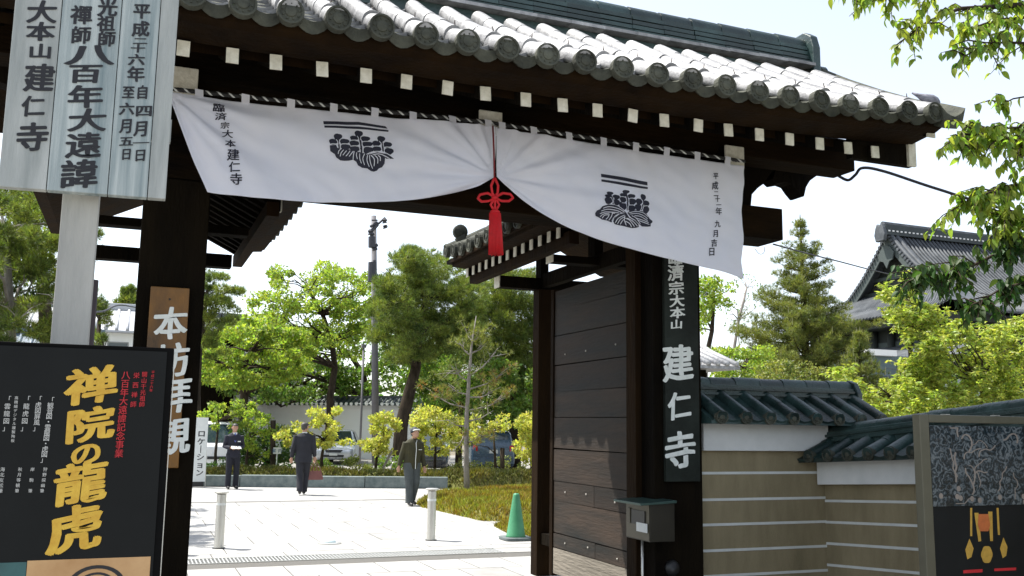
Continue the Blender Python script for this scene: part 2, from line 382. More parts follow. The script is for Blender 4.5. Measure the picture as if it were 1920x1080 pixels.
def mound(name, outline_pts, h, blades, label, cat, m=grass_m, bl=.09, seed=2, body=mossb_m, edge=.35, col_seed=0):
    """raised planted bed: smooth heap inside a ground outline, covered in blades"""
    th = thing(name, (sum(p[0] for p in outline_pts)/len(outline_pts), sum(p[1] for p in outline_pts)/len(outline_pts), 0), label, cat)
    xs = [p[0] for p in outline_pts]; ys = [p[1] for p in outline_pts]; st = min(.12, (max(xs)-min(xs))/20, max(.06, (max(ys)-min(ys))/12))
    def dist(x, y):
        dm = 9
        for i in range(len(outline_pts)):
            a = outline_pts[i-1]; b = outline_pts[i]; ax, ay = a; bx, by = b; L = (bx-ax)**2+(by-ay)**2
            t = max(0, min(1, ((x-ax)*(bx-ax)+(y-ay)*(by-ay))/L)); dm = min(dm, math.hypot(x-ax-t*(bx-ax), y-ay-t*(by-ay)))
        return dm
    def hz(x, y):
        if not inside((x, y), outline_pts): return -.05
        t = min(1, dist(x, y)/edge); return h*math.sin(t*PI/2)*(1+.28*noise.noise((x*1.3, y*1.3, 2)))+.03*noise.noise((x*5, y*5, 0))*t
    nx, ny = int((max(xs)-min(xs))/st)+3, int((max(ys)-min(ys))/st)+3; V = []; F = []; H = {}
    for j in range(ny):
        for i in range(nx):
            x, y = min(xs)-st+i*st, min(ys)-st+j*st; z = hz(x, y); H[i,j] = z; V.append((x, y, z))
    F = [(j*nx+i, j*nx+i+1, (j+1)*nx+i+1, (j+1)*nx+i) for j in range(ny-1) for i in range(nx-1) if max(H[i,j],H[i+1,j],H[i,j+1],H[i+1,j+1]) > -.04]
    MB().add(V, F).build('soil', body, th, smooth=True, flip=False)
    P = []; rg = random.Random(seed)
    while len(P) < blades:
        x, y = rg.uniform(min(xs), max(xs)), rg.uniform(min(ys), max(ys))
        if inside((x, y), outline_pts): P.append((x, y, hz(x, y)-.01))
    P = np.array(P); A = RN.normal(size=P.shape)*.45+np.array([0,0,1.0]); S = unit(np.cross(A, RN.normal(size=P.shape)))
    A = unit(A); L = bl*RN.uniform(.4,1.3,(len(P),1)); w = bl*.16
    V = np.empty((len(P),3,3)); V[:,0] = P+S*w; V[:,1] = P-S*w; V[:,2] = P+A*L
    np_obj('moss', V.reshape(-1,3), np.arange(len(P)*3), 3, m, th, 'stuff'); return th
# long moss strip behind the kerb, continuing low to the right
def off(p, a): return (p.x+kn.x*a, p.y+kn.y*a)
hedge_m = mat('hedge_blade', (.05,.065,.015), .8, 0, 1.1, col2=(.20,.17,.02), isl=.5, trans=.25, coords='World', mixbias=.55)
mound('hedge_strip', [off(k0,.25), off(k1,.25), (8.3,24.2), (14,23.6), (14,25.1), off(k1,1.3), off(k0,1.3)], .40, 30000, 'low moss and heather strip planted behind the stone kerb', 'planting', m=hedge_m, bl=.12, seed=5, edge=.3)
mound('moss_bed', [(5.75,19.9),(5.62,18.9),(5.85,16.1),(6.2,15.8),(7.6,16.2),(10.5,16.8),(12.5,21),(9.3,21.9),(7.2,21.4),(6.2,20.6)], .22, 42000, 'mossy yellow-green mound around the thin young pine beside the paving', 'planting', bl=.10, seed=6, edge=.6)
mound('moss_bed', [(5.75,15.2),(5.55,13.9),(5.6,12.95),(6.4,12.4),(8.2,12.8),(8.4,15.3),(7.0,15.5)], .16, 22000, 'rusty small moss mound directly behind the green traffic cone', 'planting', bl=.08, seed=8, edge=.5)
gv = mat('pale_gravel', (.33,.32,.3), .95, .25, 40, .8, 120, coords='World')
g = MB().quad((5.9,12.0,.004),(14,12.0,.004),(14,24,.004),(6.0,24,.004)).build('gravel_path', gv); setting(g)

# ================================================================== THE GATE
gate = thing('temple_gate', (2.38, 7.6, 0), 'large dark timber temple gate with grey tiled roof and white painted beam ends', 'gate')
GX0, GX1 = -1.30, 6.06
EY, RY, RZ = 5.72, 7.5, 5.12
def flare(x): return .07*max(0, (x-4.2)/1.8)**2 + .07*max(0, (.6-x)/1.8)**2
def roofz(y, x=3):
    t = (y-EY)/(7.36-EY); return 4.165+t*.97+.13*(t*t-t)+flare(x)*(1-min(1, max(0, t))*.6)
# pillars
for x0, x1 in ((-.02,.452),(4.30,4.79)):
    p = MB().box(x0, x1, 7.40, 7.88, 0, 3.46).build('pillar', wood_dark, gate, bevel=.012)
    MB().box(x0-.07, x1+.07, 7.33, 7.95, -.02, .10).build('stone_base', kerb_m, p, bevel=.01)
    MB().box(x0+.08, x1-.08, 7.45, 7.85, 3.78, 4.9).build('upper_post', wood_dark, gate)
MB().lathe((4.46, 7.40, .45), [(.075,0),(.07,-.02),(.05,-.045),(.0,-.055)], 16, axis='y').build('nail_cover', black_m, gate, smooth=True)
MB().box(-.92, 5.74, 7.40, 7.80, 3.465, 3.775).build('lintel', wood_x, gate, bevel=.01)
MB().box(.47, 4.30, 7.5, 7.72, -.02, .05).build('threshold', kerb_m, gate)
# jamb boards
MB().box(4.235, 4.298, 7.62, 7.80, 0, 3.46).build('jamb', wood_brown, gate, bevel=.005)
# beam arms with white ends
for xc in (.19, 2.51, 4.815):
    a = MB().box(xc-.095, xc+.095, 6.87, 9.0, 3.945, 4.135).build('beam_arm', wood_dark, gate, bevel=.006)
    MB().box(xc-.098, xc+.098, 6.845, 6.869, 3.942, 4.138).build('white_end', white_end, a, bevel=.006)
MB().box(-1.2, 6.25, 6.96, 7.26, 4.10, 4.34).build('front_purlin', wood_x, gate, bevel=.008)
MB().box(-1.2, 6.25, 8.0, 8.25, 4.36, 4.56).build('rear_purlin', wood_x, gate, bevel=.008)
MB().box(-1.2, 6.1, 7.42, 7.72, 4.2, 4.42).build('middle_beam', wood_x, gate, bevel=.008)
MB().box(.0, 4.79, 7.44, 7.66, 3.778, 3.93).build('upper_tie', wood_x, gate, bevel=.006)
# carved brackets under the projecting beam
cv = lambda x, z, t: (x, 7.6+t, z)
for sgn, cx in ((1, 0), (-1, 2.39*2)):
    q = lambda x: x if sgn > 0 else cx-x
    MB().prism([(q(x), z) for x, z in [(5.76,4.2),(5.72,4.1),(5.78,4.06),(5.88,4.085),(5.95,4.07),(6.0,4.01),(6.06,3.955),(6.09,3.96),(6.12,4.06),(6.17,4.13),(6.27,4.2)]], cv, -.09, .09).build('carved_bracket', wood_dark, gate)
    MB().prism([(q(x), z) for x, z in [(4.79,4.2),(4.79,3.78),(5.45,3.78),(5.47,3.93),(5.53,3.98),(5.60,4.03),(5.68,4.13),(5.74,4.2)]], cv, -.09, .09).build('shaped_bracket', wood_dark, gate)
# rafters with painted ends
rz = lambda y: 3.93+.41*(y-6.10)
raf = MB(); w = .037
def rafter_mesh(sg):
    return MB().add([(x, sg*y, z) for x in (-w, w) for y, z in ((0,.012),(1.42,.59),(1.42,.70),(0,.108))], [(0,1,2,3),(7,6,5,4),(0,4,5,1),(3,2,6,7),(0,3,7,4),(1,5,6,2)]).mesh('rafter', wood_dark)
rme, rme2 = rafter_mesh(1), rafter_mesh(-1)
eme = MB().box(-w-.002, w+.002, -.012, -.0005, .010, .110).mesh('white_end', white_end)
for i in range(25):
    x = 5.71-.2921*i; jx = random.uniform(-.012,.012)
    r = link('rafter', rme, (x+jx, 6.11, 3.93), gate); link('white_end', eme, (x+jx, 6.11, 3.93), r).rotation_euler = (0, random.uniform(-.07,.07), 0)
    r = link('rafter', rme2, (x, 8.89, 3.93), gate)
# board behind the rafter ends, closing the gaps, and eave boards
MB().add([(x, y, z) for x in (GX0, 6.12) for y, z in ((6.24,4.03),(6.24,4.10),(7.5,4.62),(7.5,4.58))], [(0,1,2,3),(7,6,5,4),(0,4,5,1),(3,2,6,7),(0,3,7,4),(1,5,6,2)]).build('ceiling_board', wood_brown, gate)
MB().add([(x, y, z) for x in (GX0, 6.12) for y, z in ((8.76,4.03),(8.76,4.10),(7.5,4.62),(7.5,4.58))], [(0,1,2,3),(7,6,5,4),(0,4,5,1),(3,2,6,7),(0,3,7,4),(1,5,6,2)]).build('ceiling_board', wood_brown, gate)
MB().box(5.5, 6.17, 6.16, 6.22, 3.93, 4.17).build('eave_end_board', wood_dark, gate)
fb = MB(); n = 40
for i in range(n):
    xa, xb = GX0+(6.14-GX0)*i/n, GX0+(6.14-GX0)*(i+1)/n; fa, fb_ = flare(xa), flare(xb)
    P = [(6.14,4.052),(5.86,4.068),(5.80,4.09),(5.79,4.15),(6.14,4.17)]
    vs = [(xa, y, z+fa*(1 if y < 6 else .8)) for y, z in P]+[(xb, y, z+fb_*(1 if y < 6 else .8)) for y, z in P]; m_ = len(P)
    fb.add(vs, [(j, (j+1) % m_, (j+1) % m_+m_, j+m_) for j in range(m_)])
fb.build('eave_board', wood_brown, gate, label='brown board under the tile edge')
# roof body
roof_b = MB(); ys = [5.80, 6.1, 6.5, 6.9, 7.3, 7.5]
prof = [(y, roofz(y)-.035) for y in ys]+[(15-y, roofz(y)-.035) for y in reversed(ys[:-1])]
low = [(9.2,4.13),(8.9,4.115),(7.5,4.66),(6.1,4.115)]
for i in range(n):
    xa, xb = GX0+(6.08-GX0)*i/n, GX0+(6.08-GX0)*(i+1)/n; P = prof+low; m_ = len(P)
    vs = [(x, y, z+flare(x)*(1-min(1, abs(abs(y-7.5)-1.7)/2))) for x in (xa, xb) for y, z in P]
    roof_b.add(vs, [(j, (j+1) % m_, (j+1) % m_+m_, j+m_) for j in range(m_)])
    if i == 0: roof_b.add(vs[:m_], [tuple(range(m_))])
    if i == n-1: roof_b.add(vs[m_:], [tuple(range(m_-1, -1, -1))])
roof = roof_b.build('roof', tile_old, gate)

def round_tile_mesh(L=.33, r=.067, name='round_tile', m=tile_m, n=9, a0=-.15):
    vs = []; 
    for y, rr in ((0, r), (L*.9, r*.975), (L*.9, r*.95), (L+.02, r*.93)):
        for k in range(n):
            t = -a0+(PI+2*a0)*k/(n-1) if False else (PI*k/(n-1)); vs.append((rr*math.cos(t), y, rr*math.sin(t)))
        vs += [(-rr, y, -rr*.55), (rr, y, -rr*.55)]
    k = n+2; B = MB()
    for i in range(3): B.add(vs[i*k:(i+2)*k], [(j, (j+1) % k, (j+1) % k+k, j+k) for j in range(k)])
    B.add(vs[:k], [tuple(range(k))]); B.add(vs[3*k:], [tuple(range(k-1, -1, -1))])
    return B.mesh(name, m, smooth=False)
def smooth_shade(me, ang=40):
    me.polygons.foreach_set('use_smooth', [len(p.vertices) == 4 for p in me.polygons]); 
    me.update(); return me
def end_disc_mesh(r=.085, m=tile_old, name='end_disc', L=.05):
    b = MB(); n = 20
    prof = [(r, L), (r, 0), (r*.98, -.008), (r*.84, -.008), (r*.80, .004), (r*.45, .003), (r*.40, -.005), (r*.2, -.009), (0.001, -.009)]
    b.lathe((0,0,0), prof, n, axis='y')
    for k in range(9):
        t = 2*PI*k/9; c = Vector((r*.62*math.cos(t), 0, r*.62*math.sin(t))); b.lathe(c, [(.007, .004), (.005, -.004), (.001, -.005)], 5, axis='y')
    return b.mesh(name, m)
def pan_mesh(w=.19, L=.3, th=.022, m=tile_m, name='pan_tile', sag=.032, drop=0):
    vs = []; n = 6
    for y in (0, L):
        for k in range(n+1):
            u = -1+2*k/n; vs.append((u*w/2, y, sag*(u*u)-sag)) 
        for k in range(n, -1, -1):
            u = -1+2*k/n; vs.append((u*w/2, y, sag*(u*u)-sag-th-(drop*(1-u*u) if y == 0 else 0)))
    k = 2*(n+1); fs = [(j, (j+1) % k, (j+1) % k+k, j+k) for j in range(k)]
    for j in range(n): fs += [(j, j+1, k-2-j, k-1-j), (k+j, k+j+1, 2*k-2-j, 2*k-1-j)]
    return MB().add(vs, fs).mesh(name, m)
rt_me = smooth_shade(round_tile_mesh()); ed_me = end_disc_mesh(); pn_me = pan_mesh(w=.215, L=.26, th=.07, sag=.045); pe_me = pan_mesh(w=.215, L=.2, th=.06, m=tile_old, name='eave_pan_tile', drop=.02, sag=.045)
def slope(y, x=3): return math.atan2(roofz(y+.1, x)-roofz(y-.1, x), .2)
nail_me = MB().tube([(0,0,0),(0,0,.05)], [.006,.003], 5).mesh('nail', mat('rusty_nail', (.05,.035,.03), .8, .2, 10))
rows = [5.99-.2905*i for i in range(26)]
for x in rows:
    for k in range(5):
        y = EY+.015+k*.335*.86; z = roofz(y, x)+.03+random.uniform(-.003,.003)
        a = slope(y+.14, x)
        if k == 0: a = slope(y+.1, x)*.9
        o = link('round_tile', rt_me, (x+random.uniform(-.006,.006), y, z), roof, (a+random.uniform(-.01,.01), 0, random.uniform(-.016,.016)))
        if k == 1: link('nail', nail_me, (x, y-.01, z+.06), roof, (-.2, random.uniform(-.3,.3), 0))
    link('end_disc', ed_me, (x+random.uniform(-.005,.005), EY-.005+random.uniform(-.008,.004), roofz(EY, x)+.022+random.uniform(-.004,.004)), roof, (random.uniform(-.08,.04), random.uniform(-1,1), random.uniform(-.04,.04)))
for i, x in enumerate(rows[:-1]):
    xc = x-.2905/2
    for k in range(9):
        y = EY+.03+k*.175; a = slope(y+.1, xc)-.24
        link('eave_pan_tile' if k == 0 else 'pan_tile', pe_me if k == 0 else pn_me, (xc+random.uniform(-.003,.003), y, roofz(y, xc)+.028+random.uniform(-.003,.003)), roof, (a*.96, random.uniform(-.015,.015), 0))
# rear slope (joined, unseen from the street)
rs_ = MB()
for x in rows:
    pts = [(x, 15-(EY+.015+t*.41), roofz(EY+.015+t*.41, x)+.03) for t in range(5)]; rs_.tube(pts, .074, 8)
rs_.build('rear_tile_rows', tile_m, roof, smooth=True, kind='stuff')
# ridge stack
ridge = MB().box(-1.28, 6.08, 7.36, 7.64, 5.02, 5.2).build('ridge', tile_dk, gate)
rgz = lambda x: .035*((x-2.4)/3.7)**2
nl = MB().box(0, .333, -.235, .235, 0, .03).mesh('ridge_plate', tile_m)
nl2 = MB().box(0, .333, -.155, .155, 0, .036).mesh('ridge_course', tile_dk)
for i in range(22):
    xa = -1.26+i*.334; zz = rgz(xa)
    link('ridge_plate', nl, (xa, 7.5, 5.205+zz), ridge, (0,0,random.uniform(-.004,.004)))
    for k in range(4):
        s_ = 1-.07*k; link('ridge_course', nl2, (xa+random.uniform(-.006,.006), 7.5+random.uniform(-.004,.004), 5.252+k*.052+zz), ridge, None, (1, s_, 1))
    rr = link('round_ridge_tile', smooth_shade(round_tile_mesh(.33, .1, 'round_ridge_tile', tile_dk)) if i == 0 else bpy.data.meshes['round_ridge_tile'], (xa, 7.5, 5.47+zz), ridge, (0,0,-PI/2), (1,1,1.0+random.uniform(-.03,.03)))
MB().box(-1.27, 6.08, 7.40, 7.60, 5.2, 5.46).build('ridge_core', mat('mortar', (.09,.1,.09), .9, .2, 10, coords='World'), ridge)
for sx, xe in ((1, 6.09), (-1, -1.27)):
    on = MB().prism([(-.24,5.05),(-.26,5.14),(-.2,5.2),(-.2,5.45),(-.16,5.58),(-.06,5.65),(.06,5.65),(.16,5.58),(.2,5.45),(.2,5.2),(.26,5.14),(.24,5.05)], lambda u, v, t: (xe+sx*t, 7.5+u, v), 0, .09).build('ridge_end_tile', tile_dk, ridge, bevel=.012)
    MB().lathe((xe+(.09 if sx > 0 else -.3), 7.5, 5.27), [(.07,0),(.075,.02),(.075,.19),(.06,.21)], 14, axis='x').build('ridge_end_roll', tile_dk, on)
# verge tiles, barge boards
for sx, xe in ((1, 6.05), (-1, -1.30)):
    vb = MB(); P = [(0,.10),(.05,.06),(.12,.05),(.19,.085),(.235,.13),(.20,.03),(.13,-.04),(0,-.05)]
    ysv = [EY-.03, 5.9, 6.2, 6.6, 7.0, 7.5, 8.0, 8.4, 8.8, 9.1, 9.31]
    vs = []
    for y in ysv:
        yy = y if y <= 7.5 else 15-y
        for u, v in P: vs.append((xe+sx*u*(1.05 if yy < 5.95 else .95), y, roofz(yy, 6)-.04+v*(1.15 if yy < 5.95 else 1)))
    m_ = len(P); fs = [(i*m_+j, i*m_+(j+1) % m_, (i+1)*m_+(j+1) % m_, (i+1)*m_+j) for i in range(len(ysv)-1) for j in range(m_)]+[tuple(range(m_)), tuple(range(len(vs)-1, len(vs)-m_-1, -1))]
    vb.add(vs, fs); vb.build('verge_tiles', tile_old, gate)  # darker tile colour gives the verge its backlit silhouette
    bb = MB(); vs = []
    for x in (xe+sx*.02, xe+sx*.10):
        for y in ysv[1:-1]:
            yy = y if y <= 7.5 else 15-y; dz = -.09 if yy > 6.3 else -.05; vs += [(x, y, roofz(yy, 6)+dz), (x, y, roofz(yy, 6)+dz-(.12 if yy < 6.3 else .2)-.04)]
    m_ = len(ysv)-2; fs = []
    for i in range(m_-1):
        a, b, c, d_ = 2*i, 2*i+1, 2*i+3, 2*i+2; o2 = 2*m_
        fs += [(a,b,c,d_), (a+o2,d_+o2,c+o2,b+o2), (a,d_,d_+o2,a+o2), (b,b+o2,c+o2,c)]
    fs += [(0, 2*m_, 2*m_+1, 1), (2*m_-2, 2*m_-1, 4*m_-1, 4*m_-2)]
    o = bb.add(vs, fs).build('barge_board', wood_dark, gate)
    MB().box(min(xe+sx*.015, xe+sx*.105), max(xe+sx*.015, xe+sx*.105), 5.885, 5.897, roofz(5.9,6)-.215, roofz(5.9,6)-.05).build('white_end', white_end, o)
MB().box(6.10, 6.18, 6.13, 6.158, 3.925, 4.14).build('white_end', white_end, gate)
# little roofs over the opened door leaves, ridge running away from the street
srt = smooth_shade(round_tile_mesh(.3, .07, 'round_tile', tile_old)); sed = end_disc_mesh(.085, tile_old, 'end_disc')
spn = pan_mesh(w=.2, L=.3, th=.03, m=tile_old, name='pan_tile')
def side_roof(xc, sg):
    """sg=-1: visible slope faces -X"""
    Y0, Y1 = 7.95, 10.95; e = xc+sg*1.12; zz = lambda t: 3.66+t*.62+.06*(t*t-t)   # t 0 eave .. 1 ridge
    b = MB()
    for a, s2 in ((sg, 1), (-sg, 1)):
        P = [(1.1,3.60),(1.1,3.645),(0,4.27),(0,4.10),(1.0,3.60)]
        b.add([(xc+a*u, y, z) for y in (Y0, Y1) for u, z in P], [(0,1,2,3,4),(9,8,7,6,5)]+[(j,(j+1)%5,(j+1)%5+5,j+5) for j in range(5)])
    rf = b.build('side_roof', wood_brown, gate)
    ny = 10
    for i in range(ny+1):
        y = Y0+.06+i*.29; 
        for k in range(4):
            t = k*.25; x = e-sg*t*1.12; a = math.atan2(.62+.06*(2*t-.75), 1.12)
            link('round_tile', srt, (x, y, zz(t)+.03+(.08*max(0,(i-7)/3)**2)), rf, (a, 0, PI/2*sg*-1*-1) if False else Matrix.Rotation(-PI/2 if sg < 0 else PI/2, 3, 'Z').to_euler() if False else (Matrix.Rotation(-PI/2 if sg < 0 else PI/2, 3, 'Z') @ Matrix.Rotation(a, 3, 'X')).to_euler())
        link('end_disc', sed, (e+sg*.008, y, zz(0)+.025+(.08*max(0,(i-7)/3)**2)), rf, (Matrix.Rotation(-PI/2 if sg < 0 else PI/2, 3, 'Z')).to_euler())
        if i < ny:
            for k in range(6):
                t = k*.16; x = e-sg*(t*1.12+.02); a = math.atan2(.56, 1.12)
                link('pan_tile', spn, (x, y+.145, zz(t)+.028+(.08*max(0,(i-7)/3)**2)), rf, (Matrix.Rotation(-PI/2 if sg < 0 else PI/2, 3, 'Z') @ Matrix.Rotation(a, 3, 'X')).to_euler())
    s_ = MB()
    for i in range(ny+1): s_.tube([(xc-sg*1.12, Y0+.06+i*.29, zz(0)+.03), (xc-sg*.5, Y0+.06+i*.29, zz(.55)+.03), (xc, Y0+.06+i*.29, zz(1)+.03)], .07, 7)
    s_.build('rear_tile_rows', tile_old, rf, smooth=True, kind='stuff')
    MB().box(xc-.13, xc+.13, Y0, Y1+.02, 4.22, 4.42).tube([(xc, Y0, 4.45), (xc, Y1+.05, 4.45)], .09, 10).build('side_ridge', tile_dk, rf)
    # rafters with white ends on the visible side
    for i in range(13):
        y = 8.12+i*.222; r_ = MB().add([(xc+sg*(.88 if q == 0 else .1), y+dy, z) for q in (0,1) for dy in (-.035,.035) for z in ((3.44,3.54) if q == 0 else (3.83,3.93))], [(0,1,3,2),(4,6,7,5),(0,4,5,1),(2,3,7,6),(0,2,6,4),(1,5,7,3)]).build('rafter', wood_dark, rf)
        xe = xc+sg*.882; MB().box(min(xe, xe+sg*.01), max(xe, xe+sg*.01), y-.037, y+.037, 3.438, 3.542).build('white_end', white_end, r_)
    MB().add([(xc+sg*u, y, z) for y in (Y0, Y1-.1) for u, z in ((1.06,3.56),(1.06,3.6),(.84,3.57),(.84,3.54))], [(0,1,2,3),(7,6,5,4)]+[(j,(j+1)%4,(j+1)%4+4,j+4) for j in range(4)]).build('eave_board', wood_brown, rf)
    MB().box(xc+sg*.8-.05, xc+sg*.8+.05, Y0, 10.8, 3.36, 3.48).build('plate_beam', wood_brown, gate)
    xa, xb = xc-.72, xc+.68
    for yb in (10.1, 8.6):
        a = MB().box(xa, xb, yb, yb+.16, 3.24 if yb > 9 else 3.30, 3.375).build('cross_beam', wood_dark, gate, bevel=.006)
        MB().box(xa-.012, xa-.001, yb-.003, yb+.163, 3.237 if yb > 9 else 3.297, 3.378).build('white_end', white_end, a)
    return rf
side_roof(4.57, -1); side_roof(.19, 1)
orn = MB(); oc = at(862, 440, Y=10.7)
orn.tube([oc+Vector((.16,0,-.22)), oc+Vector((.06,0,-.12)), oc+Vector((0,0,-.02))], [.05,.055,.075], 10)
orn.lathe(oc+Vector((.0,-.05,.03)), [(.085,0),(.09,.01),(.09,.06),(.05,.08)], 16, axis='y')
orn.tube([oc+Vector((.1,0,-.1)), oc+Vector((.22,0,-.03)), oc+Vector((.26,0,.03))], [.03,.035,.015], 8)
orn.tube([oc+Vector((.22,0,-.03)), oc+Vector((.25,0,-.12)), oc+Vector((.16,0,-.2))], [.02,.015,.015], 8)
orn.build('ridge_ornament', tile_old, gate, smooth=True)
# rear posts
for xc in (4.41, .44):
    p = MB().box(xc-.085, xc+.085, 10.06, 10.24, 0, 3.24).build('rear_post', wood_brown, gate, bevel=.008)
    MB().box(xc-.045, xc+.045, 7.88, 10.06, 3.26, 3.42).build('side_tie', wood_dark, gate)
    MB().box(xc-.04, xc+.04, 7.88, 10.06, .35, .47).build('low_tie', wood_dark, gate)
    MB().box(xc-.05, xc+.05, 8.7, 8.85, 3.42, 4.2).build('ridge_strut', wood_dark, gate)
    MB().box(xc-.05, xc+.05, 10.1, 10.25, 3.378, 4.2).build('ridge_strut', wood_dark, gate)
# door leaves, opened inwards: planks between stiles
def leaf(xf, sg):
    """xf = X of the face that looks into the opening; body goes to sg side"""
    dk = MB().box(min(xf+sg*.03, xf+sg*.075), max(xf+sg*.03, xf+sg*.075), 7.8, 9.62, .12, 3.14).build('door_leaf', wood_dark, gate)
    seams = [.11,.38,.53,.87,1.08,1.42,1.75,2.03,2.32,2.64,2.93,3.15]
    rg = random.Random(4)
    for i in range(len(seams)-1):
        z0, z1 = seams[i]+.004, seams[i+1]-.004; j = rg.uniform(0, .006); ye = 9.56
        parts = [(7.84, ye)] if i not in (1, 3) else [(7.84, rg.uniform(8.5,8.9)), (None, ye)]
        last = None
        for a, b in parts:
            if a is None: a = last+.008
            sk = rg.uniform(-.006,.006)
            xs_ = (xf+sg*j, xf+sg*.029)
            MB().add([(x, y, z+(sk if y > a+.1 else 0)) for x in xs_ for y, z in ((a,z0),(b,z0),(b,z1),(a,z1))], [(0,1,2,3),(7,6,5,4)]+[(q,(q+1)%4,(q+1)%4+4,q+4) for q in range(4)]).build('plank', wood_door if not (sg > 0 and i == 0) else mat('weathered_plank', (.13,.115,.09), .8, 0, 3, .6, 26, col2=(.24,.21,.17), streak=(1,.22,1.6), coords='World'), dk)
            last = b
    MB().box(min(xf-sg*.012, xf+sg*.09), max(xf-sg*.012, xf+sg*.09), 9.565, 9.64, .08, 3.17).build('stile', wood_brown, dk, bevel=.005)
    MB().box(min(xf-sg*.012, xf+sg*.09), max(xf-sg*.012, xf+sg*.09), 7.78, 7.835, .08, 3.17).build('stile', wood_dark, dk, bevel=.005)
    rg = random.Random(9)
    hd = MB()
    for z in (.45,.98,2.45):
        for y in (8.1, 8.75, 9.3):
            hd.lathe((xf-sg*.002, y+rg.uniform(-.05,.05), z+rg.uniform(-.03,.03)), [(.011,0),(.008,-sg*.006),(.001,-sg*.008)], 6, axis='x')
    hd.build('nail_heads', mat('pale_nail', (.4,.38,.34), .6, .2, 10), dk, kind='stuff')
    return dk
leaf(4.30, 1); leaf(.44, -1)
# ================================================================== TILE-CAPPED GARDEN WALLS
wrt = smooth_shade(round_tile_mesh(.3, .055, 'round_tile', tile_dk)); wed = end_disc_mesh(.062, tile_old, 'end_disc', .04)
wpn = pan_mesh(w=.21, L=.26, th=.02, m=tile_dk, name='pan_tile', sag=.045)
def cap_wall(label, p0, dr, nr, L, zb, fz, ez, rz_, tilt=0, rtilt=None, foff=.07, eoff=.36, roff=-.15, stripes=(), sp=.26, band=.1, s0f=0, rolls=True, rs0=0, phase=.12, group=None, first_disc=None, rlen=None):
    p0, dr, nr = Vector(p0), Vector(dr).normalized(), Vector(nr).normalized(); rtilt = tilt if rtilt is None else rtilt
    f = lambda s, o, z, tl=None: Vector((p0.x+dr.x*s+nr.x*o, p0.y+dr.y*s+nr.y*o, z+(tilt if tl is None else tl)*s))
    th = thing('garden_wall', (p0.x, p0.y, 0), label, 'wall', group)
    def hexa(s0, s1, o0, o1, z0, z1, mb=None, tl=None, base=False):
        mb = mb or MB(); return mb.add([f(s, o, z, 0 if (base and z <= 0) else tl) for z in (z0, z1) for s, o in ((s0,o0),(s1,o0),(s1,o1),(s0,o1))],
              [(0,3,2,1),(4,5,6,7),(0,1,5,4),(1,2,6,5),(2,3,7,6),(3,0,4,7)])
    hexa(0, L, -.32, 0, 0, fz[0]+.01, base=True).build('wall_body', ochre, th)
    for z in stripes: hexa(.002, L-.002, .0, .006, z-.012, z+.012).build('white_line', cream, th)
    hexa(s0f, L, -.32-foff, foff, fz[0], fz[1]).build('plaster_band', plaster, th, bevel=.006)
    rt_ = MB(); P = [(eoff, ez), (eoff, ez+.035), (roff+.12, rz_[0]-.01), (roff-.12, rz_[0]-.01), (-.32-eoff, ez+.035), (-.32-eoff, ez)]
    S0, S1 = rs0, rs0+(rlen or L-rs0)
    rt_.add([f(s, o, z) for s in (S0, S1) for o, z in P], [tuple(range(6)), tuple(range(11,5,-1))]+[(j,(j+1)%6,(j+1)%6+6,j+6) for j in range(6)])
    rf = rt_.build('coping', tile_dk, th)
    rzv = math.atan2(nr.x, -nr.y); run = eoff-roff-.1; a = math.atan2(rz_[0]-ez-.04, run); k_n = max(1, math.ceil(run/math.cos(a)/.25))
    n = int((S1-S0)/sp)
    for i in range(n+1):
        s = S0+phase+i*sp
        if s > S1+.02: break
        for k in range(k_n):
            o = eoff+.02-k*.24*math.cos(a); z = ez+.05+k*.24*math.sin(a)
            R = (Matrix.Rotation(rzv, 3, 'Z') @ Matrix.Rotation(a+random.uniform(-.02,.02), 3, 'X')).to_euler()
            if rolls: link('round_tile', wrt, f(s, o, z+.012), rf, R)
            if s+sp/2 < S1: link('pan_tile', wpn, f(s+sp/2, o+.01, z+.022), rf, R)
        if rolls: link('end_disc', wed, f(s, eoff+.02, ez+.06), rf, (0,0,rzv))
    hexa(S0, S1, roff-.1, roff+.1, rz_[0]-.03, rz_[0]+band, tl=None if rtilt == tilt else rtilt).build('ridge_band', tile_dk, rf, bevel=.006)
    m_ = max(1, int((S1-S0)/.26)); 
    hgt = rz_[0]+band
    if band > .05:
        for k in range(2): hexa(S0, S1-.01, roff-.135+.01*k, roff+.135-.01*k, hgt-.10+k*.05, hgt-.075+k*.05, tl=None if rtilt == tilt else rtilt).build('ridge_course', tile_dk, rf, bevel=.003)
    me = smooth_shade(round_tile_mesh((S1-S0)/m_, .075, 'round_ridge_tile', tile_dk))
    for i in range(m_):
        s = S0+(S1-S0)*i/m_; ps = f(s, roff, hgt, rtilt); d2 = f(s+.1, roff, hgt, rtilt)-ps
        R = (Matrix.Rotation(math.atan2(-dr.x, dr.y), 3, 'Z') @ Matrix.Rotation(math.atan(rtilt), 3, 'X')).to_euler()
        link('round_ridge_tile', me, ps, rf, R, (1,1,.9+.2*random.random()))
    return th, f, rf
w1, f1, rf1 = cap_wall('ochre garden wall with white lines and dark tile coping beside the right gate pillar', (4.80,7.6,0), (1,0,0), (0,-1,0), 1.51, 0, (1.455,1.745), 1.70, (1.93,), stripes=(1.25,1.01,.785,.555,.33,.11), s0f=.09, rlen=1.95, rs0=-.0, phase=.1, band=.14, eoff=.34)
pe = MB().add([f1(1.95+t, -.15+u, z) for t in (0,.06) for u, z in ((-.15,1.88),(-.15,2.02),(-.09,2.13),(0,2.16),(.09,2.13),(.15,2.02),(.15,1.88))], [tuple(range(7)), tuple(range(13,6,-1))]+[(j,(j+1)%7,(j+1)%7+7,j+7) for j in range(7)]).build('ridge_end_tile', tile_dk, rf1, bevel=.01)
